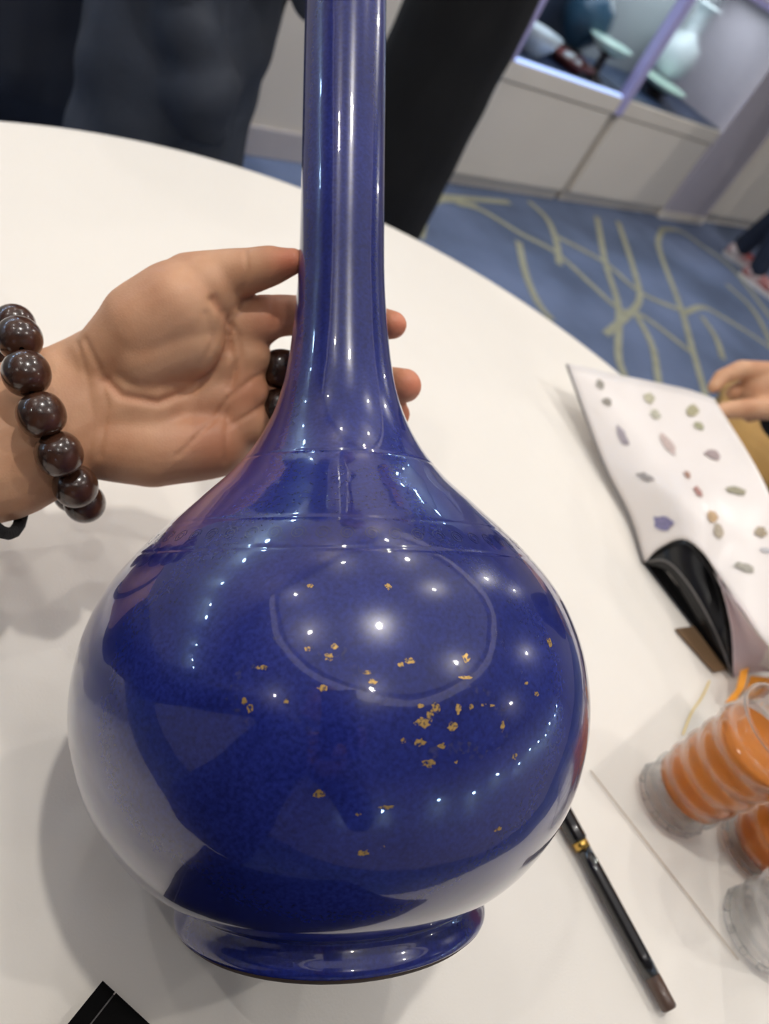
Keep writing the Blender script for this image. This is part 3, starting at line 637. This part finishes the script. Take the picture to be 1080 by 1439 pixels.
        for sg in (-1, 1): capsule(bm, hc + sd * sg * 0.077, hc + sd * sg * 0.083 + Vector((0, 0, -0.03)), 0.014, 0.010)
        hd = melt('head', bm, M['skin_face'], t, 0.005, 3)
        for sg in (-1, 1):
            b = bmesh.new(); bmesh.ops.create_uvsphere(b, u_segments=12, v_segments=8, radius=0.012, matrix=Matrix.Translation(hc + fd * 0.079 + sd * sg * 0.032 + Vector((0, 0, 0.008))))
            obj('eye', b, M['shoe_black'], hd, True)
        bm = bmesh.new(); capsule(bm, hc + Vector((0, 0, 0.045)) - fd * 0.018, hc - fd * 0.035, 0.098, 0.085, flat=sd, k=0.9)
        melt('hair', bm, M['hair'], t, 0.007, 3, dfold(0.006, 25, (1, 1, 0.4)))
    return t

# the photographer: left hand round the neck of the vase, body behind the phone
ph = thing('person', 'dark dressed person whose left hand grips the blue vase neck', 'person', (0, 0, 0))
photographer_hand(ph)
bm = bmesh.new()
elb = Vector((-0.17, 0.30, 0.85)); sh_ = Vector((-0.46, 0.10, 1.26)); shr = Vector((-0.30, -0.32, 1.26)); elr = Vector((-0.12, -0.42, 1.02)); wr = Vector((-0.14, -0.20, 1.08))
chain(bm, [(atD(-300, 690, .330), .048), (elb, .052), (sh_, .070)])
chain(bm, [(wr, .042), (elr, .052), (shr, .070)])
tc_ = Vector((-0.42, -0.13, 0)); fdv = Vector((0.87, 0.47, 0)).normalized()
chain(bm, [(tc_ + Vector((0, 0, .62)), .20), (tc_ + Vector((0, 0, .95)), .175), (tc_ + Vector((0, 0, 1.20)), .18)], flat=fdv, k=0.66)
capsule(bm, sh_, shr, .080, .080); capsule(bm, tc_ + Vector((0, 0, 1.28)), tc_ + Vector((0.02, 0.01, 1.38)), .08, .062)
melt('jacket', bm, M['navy'], ph, 0.010, 3, lambda co, no: 0.007 * fbm(co, 8, 4))
bm = bmesh.new(); sdv = Vector((-fdv.y, fdv.x, 0))
for sg in (-1, 1):
    chain(bm, [(tc_ + sdv * sg * .12 + Vector((0, 0, .10)), .058), (tc_ + sdv * sg * .10 + Vector((0.02, 0, .47)), .07), (tc_ + sdv * sg * .09 + Vector((0, 0, .84)), .09)])
melt('trousers', bm, M['trousers'], ph, 0.012, 3)
for sg in (-1, 1):
    bm = bmesh.new(); f0 = tc_ + sdv * sg * .12
    capsule(bm, f0 + Vector((0, 0, .046)) - fdv * .05, f0 + Vector((0, 0, .042)) + fdv * .14, .045, .040); capsule(bm, f0 + Vector((0, 0, .05)), f0 + Vector((0, 0, .1)), .045, .045)
    melt('shoe', bm, M['shoe_black'], ph, 0.009, 3)
bm = bmesh.new(); hc = tc_ + Vector((0.07, 0.04, 1.53))
capsule(bm, tc_ + Vector((0.01, 0, 1.36)), hc - Vector((0, 0, .06)), .052, .05); capsule(bm, hc, hc + Vector((0, 0, .02)), .092, .09, flat=sdv, k=.84)
capsule(bm, hc + fdv * .02 - Vector((0, 0, .04)), hc + fdv * .045 - Vector((0, 0, .085)), .06, .032); capsule(bm, hc + fdv * .09, hc + fdv * .108 - Vector((0, 0, .03)), .01, .014)
for sg in (-1, 1): capsule(bm, hc + sdv * sg * .077, hc + sdv * sg * .083 - Vector((0, 0, .03)), .014, .01)
melt('head', bm, M['skin_face'], ph, 0.005, 3)
bm = bmesh.new(); capsule(bm, hc + Vector((0, 0, .04)) - fdv * .02, hc - fdv * .035, .098, .085, flat=sdv, k=.9); melt('hair', bm, M['hair'], ph, 0.007, 3, lambda co, no: 0.005 * fbm(co, 25, 4))
# right hand and the phone it holds, just behind the lens
cr, cdn, cf = Vector(M2[:, 0]), Vector(M2[:, 1]), Vector(M2[:, 2])
Rc = Matrix((cr, cdn, cf)).transposed()
pc = Vector(CAM) - cf * 0.012 + cdn * 0.055 + cr * 0.01
bm = bmesh.new(); box(bm, pc, (0.074, 0.158, 0.008), Rc); bmesh.ops.bevel(bm, geom=bm.edges[:], offset=0.003, segments=2, affect='EDGES')
tag(obj('phone', bm, M['phone']), 'black phone held just behind the viewpoint', 'phone')
bm = bmesh.new(); hb = pc + cdn * 0.06 - cf * 0.022
chain(bm, [(wr + (hb - wr) * 0.1, .030), (hb, .030)]); chain(bm, [(hb, .028), (pc + cdn * 0.05 - cf * .02, .026)])
for q in range(4):
    b0 = pc + cdn * (0.085 - 0.021 * q) - cr * 0.02 - cf * 0.022; chain(bm, [(b0, .0095), (b0 - cr * .035 + cf * .004, .009), (b0 - cr * .032 + cf * .02, .0075)])
chain(bm, [(pc + cdn * .06 + cr * .02 - cf * .02, .013), (pc + cdn * .04 + cr * .046 - cf * .01, .011), (pc + cdn * .015 + cr * .046 + cf * .002, .009)])
melt('right_hand', bm, M['skin_face'], ph, 0.0035, 3)

# bead bracelet on the wrist
br = thing('bead_bracelet', 'bracelet of large dark wooden beads round the left wrist', 'bracelet', atD(60, 580, .38))
bd = [(119, 707, .385, .0101), (106, 683, .366, .0104), (83, 638, .352, .0106), (58, 583, .346, .0107), (37, 525, .346, .0106), (27, 476, .356, .0104), (20, 456, .376, .0100),
      (8, 462, .400, .0100), (14, 500, .424, .0100), (30, 550, .436, .0100), (55, 605, .436, .0100), (80, 655, .430, .0100), (102, 694, .410, .0100)]
cen = [atD(*b[:3]) for b in bd]; mid_ = sum(cen, Vector()) / len(cen)
for i, c in enumerate(cen):
    r = bd[i][3]; ax = (cen[(i + 1) % len(cen)] - cen[i - 1]).normalized(); pr = []
    for j in range(15):
        t = math.pi * j / 14; z = -math.cos(t) * r * 0.93; q = math.sin(t) ** 0.72 * r
        pr.append((max(q, 0.0011), z))
    q4 = ax.to_track_quat('Z', 'Y').to_matrix().to_4x4()
    o = obj('bead', lath(pr, 28, q4), M['wood'], br, True); o.location = c - br.location
obj('elastic', tube([c - br.location for c in spline(cen + [cen[0]], 4)][:-1], 0.0008, 8, True), M['cord'], br)
# plaited wristband at the frame edge
wb = []
for k in range(28):
    a = 2 * math.pi * k / 28; c = atD(-16, 640, .366); up_ = (atD(-16 + 28, 640 + 108, .366) - c); wb.append(c + up_ * math.cos(a) * 1.02 + FW * math.sin(a) * 0.0275)
o = obj('wristband', tube([Vector(p) for p in wb], 0.0030, 10, True), M['cord'], None, True); tag(o, 'black plaited wristband on the forearm at the left frame edge', 'wristband')

# beads seen through the gap between palm and neck
bs = thing('bead_strand', 'short strand of dark beads in the gap between palm and vase neck', 'beads', atD(397, 520, .405))
bc = [(396, 519, .4085, .0110), (393, 574, .4085, .0108), (398, 628, .424, .0100)]
cc = [atD(*b[:3]) for b in bc]
for i, c in enumerate(cc):
    ax = (cc[1] - cc[0]).normalized(); r = bc[i][3]
    q4 = ax.to_track_quat('Z', 'Y').to_matrix().to_4x4()
    o = obj('bead', lath([(max(math.sin(math.pi * j / 14) ** 0.72 * r, .0011), -math.cos(math.pi * j / 14) * r * .95) for j in range(15)], 24, q4), M['wood'], bs, True); o.location = c - bs.location
obj('elastic', tube([cc[0] - bs.location, cc[1] - bs.location, cc[2] - bs.location], 0.0008, 8), M['cord'], bs)

# ---------------------------------------------------------------- bystanders
c1 = atD(40, 80, 1.50); c2 = atD(252, 90, 1.16); c3 = atD(636, 60, 1.72)
def face_to(p): return math.atan2(TY - p.y, TX - p.x) - math.pi / 2
figure('person in a long dark navy coat, leftmost behind the table', c1.x, c1.y, face_to(c1), 1.70, 'navy', 'trousers', hem=0.42, wide=1.0, seed=1, folds=0.008, hands=False)
figure('person in a slate grey coat with a crumpled sleeve behind the table', c2.x, c2.y, face_to(c2) + 0.3, 1.68, 'slate', 'trousers', hem=0.5, wide=0.76, seed=5, folds=0.016, hands=False,
       arms=[[(-0.13, 0, 1.36), (-0.14, 0.05, 1.06), (-0.08, 0.15, 0.90)], [(0.12, 0, 1.36), (0.13, 0.04, 1.04), (0.01, 0.125, 0.68)]])
figure('person dressed all in black standing right behind the vase neck', c3.x, c3.y, face_to(c3) + 0.5, 1.76, 'black_cloth', 'black_cloth', hem=0.30, wide=0.80, seed=9, folds=0.004, arms=[[(-0.14, 0, 1.36), (-0.17, 0.02, 1.12), (-0.06, 0.17, 1.06)], [(0.14, 0, 1.36), (0.17, 0.02, 1.12), (0.06, 0.17, 1.08)]], hands=False)
figure('person in navy jeans and red and white shoes before the cases', 5.12, 1.72, R(200), 1.72, 'black_cloth', 'jeans', 'shoe_red', hem=0.8, seed=12, feet=[(0.0, 0.0, 0), (0.0, 0.0, 0)][:0] or [(-0.13, -0.06, 0.2), (0.10, 0.10, -0.1)])

# reader at the right: hand on the catalogue, black sleeve
rd = thing('person', 'person at the right edge in black, pinching the catalogue page', 'person', at(1180, 600, 0.9))
bm = bmesh.new(); o0 = rd.location
def Q(x, y, D, r): return (atD(x, y, D) - o0, r)
chain(bm, [Q(1180, 562, 1.03, .034), (atD(1110, 548, 1.03) - o0, .036), Q(1075, 545, 1.03, .032)], flat=FW, k=0.6)
for q in ([Q(1085, 524, 1.03, .015), Q(1040, 519, 1.02, .0125), Q(1013, 530, 1.015, .0105), Q(1003, 544, 1.01, .009)],
          [Q(1085, 540, 1.05, .014), Q(1052, 540, 1.05, .012), Q(1030, 552, 1.04, .0105)],
          [Q(1090, 556, 1.06, .014), Q(1060, 562, 1.07, .012), Q(1040, 572, 1.06, .010)],
          [Q(1095, 570, 1.07, .013), Q(1070, 578, 1.08, .011), Q(1052, 585, 1.07, .009)],
          [Q(1095, 575, 1.02, .016), Q(1050, 574, 1.00, .0135), Q(1022, 576, .995, .0115), Q(1009, 578, .99, .0095)]): chain(bm, q)
melt('hand', bm, M['skin'], rd, 0.003, 4)
bm = bmesh.new(); chain(bm, [Q(1112, 580, 1.06, .042), Q(1200, 590, 1.05, .048), Q(1480, 560, 1.15, .06)]); melt('sleeve', bm, M['black_cloth'], rd, 0.006, 3, lambda co, no: 0.004 * fbm(co, 20, 4))
bm = bmesh.new(); tcn = atD(1560, 480, 1.28) - o0
zf = Vector((0, 0, 1)); chain(bm, [(tcn - zf * .12, .17), (tcn, .17), (tcn + zf * .14, .15)], flat=Vector((1, 0.3, 0)), k=.75); capsule(bm, atD(1480, 560, 1.15) - o0, tcn + zf * .14, .062, .08)
melt('jumper', bm, M['black_cloth'], rd, 0.012, 3)

# tan chair by the reader
ch = thing('chair', 'tan upholstered chair under the reader at the right edge', 'chair', at(1120, 640, 0.47) * 1.0)
ch.location.z = 0; ch.rotation_euler = (0, 0, R(25))
obj('seat', boxb(-0.22, 0.22, -0.22, 0.22, 0.42, 0.49, 0.02), M['tan'], ch, True)
obj('backrest', boxb(-0.21, 0.21, -0.235, -0.19, 0.56, 0.72, 0.015), M['tan'], ch, True)
for sx in (-1, 1):
    obj('leg', tube([Vector((sx * 0.19, 0.19, 0.43)), Vector((sx * 0.19, 0.19, 0.2)), Vector((sx * 0.19, 0.20, 0.0))], 0.012), M['gold_leg'], ch, True)
    obj('leg', tube([Vector((sx * 0.19, -0.215, 0.70)), Vector((sx * 0.19, -0.21, 0.43)), Vector((sx * 0.19, -0.24, 0.0))], 0.012), M['gold_leg'], ch, True)

# ---------------------------------------------------------------- open catalogue
cat = thing('catalogue', 'open white catalogue of small object photos with a curling page', 'magazine', (0, 0, 0))
BL = at(905, 790, HT + 0.001); BR = at(1030, 952, HT + 0.001)
pn = (BR - BL).cross(Vector((0, 0, 1))).normalized()
def onp(px, py):
    d = Vector(ray(px, py)); return Vector(CAM) + d * ((BL - Vector(CAM)).dot(pn) / d.dot(pn))
def curve3(pts, n=28):
    q = spline(pts, 8); q = [Vector(p) for p in q]; return [q[int(round(i * (len(q) - 1) / (n - 1)))] for i in range(n)]
bot = curve3([BL, onp(925, 770), onp(958, 757), onp(988, 776), onp(1013, 812), at(1078, 905, .80), at(1165, 985, .79)])
mid = curve3([at(846, 645, .752), at(880, 640, .772), at(925, 645, .79), at(962, 652, .80), at(1000, 662, .81), at(1042, 672, .82), at(1068, 668, .83)])
midl = curve3([at(884, 724, .745), at(915, 706, .775), at(950, 700, .80), at(988, 712, .81), at(1020, 735, .81), at(1070, 770, .815), at(1118, 790, .815)])
top = curve3([at(797, 511, .775), at(825, 516, .783), at(860, 525, .79), at(897, 532, .80), at(935, 540, .805), at(970, 548, .81), at(1003, 560, .82)])
def loft4(rows_, m=20):
    out = []
    for k in range(m + 1): out.append(None)
    cols = []
    for j in range(len(rows_[0])):
        c = spline([r[j] for r in rows_], 8); c = [Vector(p) for p in c]; cols.append([c[int(round(i * (len(c) - 1) / m))] for i in range(m + 1)])
    return [[cols[j][i] for j in range(len(cols))] for i in range(m + 1)]
G = loft4([top, mid, midl, bot], 24)
sheet('page', G, M['page'], cat, 0.0012)
tag(cat.children[-1], 'white page printed with rows of small objects')
gp = np.array([[topix(np.array(p)) for p in r] for r in G])
def blot(px, py, w, h, ang, col, k=14):
    bm = bmesh.new(); rn = random.Random(int(px * 7 + py)); c = math.cos(R(ang)); s = math.sin(R(ang)); pts = []
    def onpage(x, y):
        best = None
        d = (gp[..., 0] - x) ** 2 + (gp[..., 1] - y) ** 2; i, j = np.unravel_index(np.argmin(d), d.shape); i = min(max(i, 1), len(G) - 2); j = min(max(j, 1), len(G[0]) - 2)
        a, b1, b2 = G[i][j], G[i + 1][j] - G[i - 1][j], G[i][j + 1] - G[i][j - 1]; nn = b1.cross(b2).normalized()
        if nn.dot(Vector(CAM) - a) < 0: nn = -nn
        dr = Vector(ray(x, y)); q = Vector(CAM) + dr * ((a - Vector(CAM)).dot(nn) / dr.dot(nn)); return q + nn * 0.0012
    cv = bm.verts.new(onpage(px, py)); vs = []
    for j in range(k):
        a = 2 * math.pi * j / k; q = rn.uniform(.75, 1.15); x = w * q * math.cos(a); y = h * q * math.sin(a); vs.append(bm.verts.new(onpage(px + x * c - y * s, py + x * s + y * c)))
    for j in range(k): bm.faces.new((cv, vs[j], vs[(j + 1) % k]))
    o = obj('printed_picture', bm, mat('print ink', srgb(*col), 0.4, vary=0.35, vscale=300), cat); return o
for b in [(843, 541, 7, 5, 60, (158, 152, 140)), (852, 565, 7, 5, 40, (162, 154, 142)), (912, 560, 9, 7, 50, (206, 200, 170)), (920, 583, 9, 6, 40, (206, 202, 180)), (972, 578, 9, 8, 40, (186, 178, 142)), (981, 599, 8, 5, 30, (178, 174, 138)),
          (874, 613, 16, 5, 62, (172, 162, 170)), (938, 625, 17, 6, 58, (214, 192, 184)), (1001, 640, 14, 6, 20, (182, 162, 160)), (906, 671, 13, 5, 22, (176, 168, 164)), (965, 668, 7, 4, 60, (190, 150, 130)), (980, 692, 9, 4, 55, (190, 140, 130)),
          (1033, 690, 14, 6, 14, (170, 162, 134)), (932, 735, 15, 10, 15, (140, 134, 176)), (1000, 727, 9, 7, 60, (206, 172, 130)), (1008, 748, 11, 7, 68, (196, 182, 160)), (1067, 748, 9, 8, 30, (176, 158, 128)), (1045, 798, 16, 6, 18, (176, 170, 156)), (1076, 774, 12, 3, 10, (214, 212, 214))]:
    blot(*b)
# page edges along the free side
obj('page_edge', tube([G[i][0] + Vector((0, 0, -0.0015)) for i in range(len(G))], 0.0013, 6), M['page_edge'], cat, True)
# black inner pages arching under the white one, lower cover, white pages at the right with pinkish shade in their colour
back = (at(846, 645, .752) - BL)
def arch(pts, nrow, m, name, th=0.0006, gap=0.004):
    c = curve3(pts, 26); rws = []
    for k in range(8):
        t = k / 7; i = 24 - int(round(nrow * t)); r = []
        for j in range(26):
            g = G[i][int(round(j * 0.80))]; r.append(c[j].lerp(g, t) + Vector((0.001, -0.0008, -gap)) * (0.25 + 0.75 * math.sin(math.pi * min(1, j / 20) * .5)) )
        rws.append(r)
    for r in rws:
        for p in r: p.z = max(p.z, HT + 0.0012)
    return sheet(name, rws, m, cat, th)
arch([BL, onp(926, 772), onp(958, 760), onp(988, 780), onp(1010, 822), onp(1023, 880), BR], 7, M['black_page'], 'inner_page')
for k, q in enumerate([[(912, 792), (940, 800), (970, 842), (1002, 900), (1026, 950)], [(908, 789), (938, 790), (972, 828), (1006, 890), (1028, 949)]]):
    arch([onp(*a) for a in q], 5, M['black_page'], 'curled_page', 0.0005, 0.006 + 0.002 * k)
    if k: tag(obj('page_edge', tube([Vector(p) for p in spline([onp(*a) for a in q], 6)], 0.0009, 6), M['page_edge'], cat, True), None)
e1 = (BR - BL); bk2 = Vector((back.x, back.y, 0)) * 0.5 + e1 * 0.25
sheet('lower_cover', [[BL + e1 * u + bk2 * v + Vector((0, 0, .0006)) for u in (0, .25, .5, .75, 1)] for v in (0, .33, .66, 1)], M['ink'], cat, 0.001)
cA = curve3([onp(1008, 806), onp(1016, 822), at(1045, 858, .80), at(1078, 903, .797), at(1160, 975, .787)], 16); cB = curve3([BR, at(1052, 946, HT + .004), at(1085, 945, HT + .005), at(1130, 965, HT + .004), at(1180, 1005, HT + .003)], 16)
cM = [a.lerp(b, .5) + Vector((-0.006, -0.004, 0.006)) for a, b in zip(cA, cB)]
tag(sheet('lower_page', loft4([cA, cM, cB], 12), M['page_shade'], cat, 0.0006), 'white underside of the lower pages with pinkish shade painted in')
cA2 = [p + Vector((0.004, 0.004, -0.004)) for p in cA]; cB2 = curve3([at(1060, 930, .752), at(1075, 938, .752), at(1100, 950, .752), at(1140, 965, .752), at(1185, 1000, .752)], 16)
sheet('lower_page', loft4([cA2, [a.lerp(b, .5) + Vector((-0.012, -0.010, 0.012)) for a, b in zip(cA2, cB2)], cB2], 12), M['page'], cat, 0.0006)
# thin brown booklet below
b0, b1, b2 = at(948, 884, HT), at(1002, 945, HT), at(975, 880, HT)
bm = bmesh.new(); q = [b0, b1, b1 + (b2 - b0), b2]; lo = [bm.verts.new(p + Vector((0, 0, -.0005))) for p in q]; hi = [bm.verts.new(p + Vector((0, 0, .0008))) for p in q]
bm.faces.new(lo[::-1]); bm.faces.new(hi)
for j in range(4): bm.faces.new((lo[j], lo[(j + 1) % 4], hi[(j + 1) % 4], hi[j]))
tag(obj('booklet', bm, M['brown']), 'thin brown booklet peeking from under the catalogue', 'booklet')

# ---------------------------------------------------------------- pen
p0, p1 = at(765, 1092, HT + .0052), at(941, 1419, HT + .0052); ax = (p1 - p0); LP = ax.length
pen = thing('pen', 'black pen with a brass clip ring lying right of the vase', 'pen', p0); q4 = ax.to_track_quat('Z', 'Y').to_matrix().to_4x4()
sp = (at(812, 1180, HT + .0052) - p0).length
obj('cap', lath([(0, -0.001), (0.004, 0), (0.0056, .004), (0.0058, sp), (0.0052, sp + .001), (0, sp + .001)], 24, q4), M['pen'], pen, True)
obj('ring', lath([(0.004, sp + .001), (0.0050, sp + .001), (0.0050, sp + .006), (0.004, sp + .006)], 24, q4), M['brass'], pen, True)
obj('barrel', lath([(0, sp + .006), (0.0047, sp + .006), (0.0051, sp + .02), (0.0050, LP - .03), (0.0049, LP - .018), (0, LP - .018)], 24, q4), M['pen'], pen, True)
obj('end_piece', lath([(0, LP - .018), (0.0049, LP - .018), (0.0047, LP - .001), (0.004, LP), (0, LP)], 24, q4), M['pen_tip'], pen, True)
bm = bmesh.new(); box(bm, (0, -0.0062, sp - .012), (.0022, .0012, .036)); bmesh.ops.transform(bm, matrix=q4, verts=bm.verts[:]); obj('clip', bm, M['brass'], pen)

# ---------------------------------------------------------------- notebook corner, front left
k0, k1, k2 = at(141, 1382, HT), at(95, 1439, HT), at(212, 1439, HT); ea = (k1 - k0).normalized(); eb = (k2 - k0).normalized(); eb = (eb - ea * eb.dot(ea)).normalized()
nb = thing('folder', 'large black folder whose corner shows at the bottom left', 'folder', k0)
def slab(a0, a1, b0_, b1_, z0, z1):
    bm = bmesh.new(); q = [ea * a0 + eb * b0_, ea * a1 + eb * b0_, ea * a1 + eb * b1_, ea * a0 + eb * b1_]
    lo = [bm.verts.new(p + Vector((0, 0, z0))) for p in q]; hi = [bm.verts.new(p + Vector((0, 0, z1))) for p in q]; bm.faces.new(lo[::-1]); bm.faces.new(hi)
    for j in range(4): bm.faces.new((lo[j], lo[(j + 1) % 4], hi[(j + 1) % 4], hi[j]))
    return bm
obj('back_cover', slab(0, .22, 0, .30, -0.0005, .0009), M['ink'], nb); obj('page_block', slab(.001, .219, .001, .298, .0009, .0040), M['page_edge'], nb)
obj('front_cover', slab(0, .22, .0078, .30, .0040, .0052), M['ink'], nb); obj('spine_strip', slab(0, .22, 0, .0072, .0036, .0051), M['ink'], nb)

# ---------------------------------------------------------------- clear cups
def cup(px, py, tea, label):
    c = at(px, py, HT); t = thing('plastic_cup', label, 'cup', (c.x, c.y, HT + 0.0008), 'clear ribbed cups')
    H_, r0, r1 = 0.112, 0.0262, 0.0312; out = []; N = 60
    for i in range(N + 1):
        z = 0.003 + (H_ - 0.003) * i / N; r = r0 + (r1 - r0) * z / H_ + 0.0013 * math.sin(z / 0.0165 * 2 * math.pi) * (z < 0.10); out.append((r, z))
    prof = [(0, 0.004), (r0 * 0.7, 0.004), (r0 * 0.8, 0.0), (r0 - 0.001, 0.0)] + out + [(r1 + 0.0016, H_), (r1 + 0.0016, H_ + 0.0014), (r1 - 0.0004, H_ + 0.0014)] + [(r - 0.0009, z) for r, z in reversed(out[2:])] + [(r0 - 0.002, 0.0085), (0, 0.0085)]
    obj('cup_wall', lath(prof, 56), M['plastic'], t, True)
    for j in range(12):                          # bosses of the moulded base
        a = 2 * math.pi * j / 12; b = bmesh.new(); bmesh.ops.create_uvsphere(b, u_segments=10, v_segments=6, radius=0.0028, matrix=Matrix.Translation(((r0 - .0005) * math.cos(a), (r0 - .0005) * math.sin(a), .0045)))
        obj('boss', b, M['plastic'], t, True)
    if tea:
        z0, z1 = tea; rr_ = lambda z: r0 + (r1 - r0) * z / H_ - 0.0019 + 0.0011 * math.sin(z / 0.0165 * 2 * math.pi); n_ = 24
        obj('tea', lath([(0, z0)] + [(rr_(z0 + (z1 - z0) * i / n_), z0 + (z1 - z0) * i / n_) for i in range(n_ + 1)] + [(0, z1)], 40), M['tea'], t, True)
    return t
cup(938, 1126, (0.024, 0.090), 'ribbed clear cup of orange tea, nearest the catalogue')
cup(1052, 1192, (0.012, 0.085), 'ribbed clear cup of orange tea, in the middle at the right edge')
cup(1058, 1308, None, 'empty ribbed clear cup, lowest at the right edge')
sh0, sh1 = at(828, 1083, HT), at(978, 1275, HT); out_ = Vector((0.18, -0.03, 0)); nrm = (sh1 - sh0).cross(Vector((0, 0, 1))).normalized()
if nrm.dot(at(1060, 1180, HT) - sh0) < 0: nrm = -nrm
ps = thing('plastic_sheet', 'thin clear plastic sheet lying under the cups, its tan edge towards the pen', 'sheet', sh0)
d_ = sh1 - sh0; sheet('film', [[d_ * u + nrm * w_ + Vector((0, 0, 0.0006)) for u in (0.0, .3, .6, 1, 1.35)] for w_ in (0, .05, .1, .15)], M['film'], ps, 0.0002, False)
obj('edge_strip', tube([d_ * u + Vector((0, 0, 0.0008)) for u in (0, .25, .5, .75, 1, 1.35)], 0.00035, 6), M['tan_edge'], ps)
# clear wrapper with an orange label behind the first cup
wc = at(1060, 985, HT); wp = thing('wrapper', 'clear crinkled wrapper with an orange label behind the cups', 'wrapper', (wc.x, wc.y, HT + .001))
a0, b0 = at(955, 1035, HT) - wc, at(992, 960, HT) - wc; a1, b1 = at(1110, 1060, HT) - wc, at(1120, 985, HT) - wc
rws = []
for i in range(14):
    r_ = []
    for j in range(14):
        p = (a0.lerp(b0, j / 13)).lerp(a1.lerp(b1, j / 13), i / 13); p.z = 0.002 + 0.006 * (i / 13) + 0.003 * abs(noise.noise(Vector((i * .6, j * .6, 0)))); r_.append(p)
    rws.append(r_)
sheet('film', rws, M['film'], wp, 0.0003, False)
obj('edge_strip', tube([p + Vector((0, 0, .0005)) for p in spline([rws[0][0], rws[0][5] + Vector((-.002, .001, 0)), rws[0][9], rws[0][13]], 5) for p in [Vector(p)]], 0.0007, 6), M['yellow'], wp)
lz = lambda x, y, z: at(x, y, HT + z) - Vector(wp.location)
sheet('label', [[lz(1018, 988, .010), lz(1034, 968, .014), lz(1040, 942, .018)], [lz(1034, 984, .012), lz(1046, 966, .018), lz(1052, 938, .022)]], M['orange'], wp, 0.0005, False)
sheet('label', [[lz(1044, 980, .010), lz(1054, 950, .016)], [lz(1066, 976, .012), lz(1078, 952, .018)], [lz(1090, 960, .012), lz(1110, 958, .018)]], M['orange'], wp, 0.0005, False)
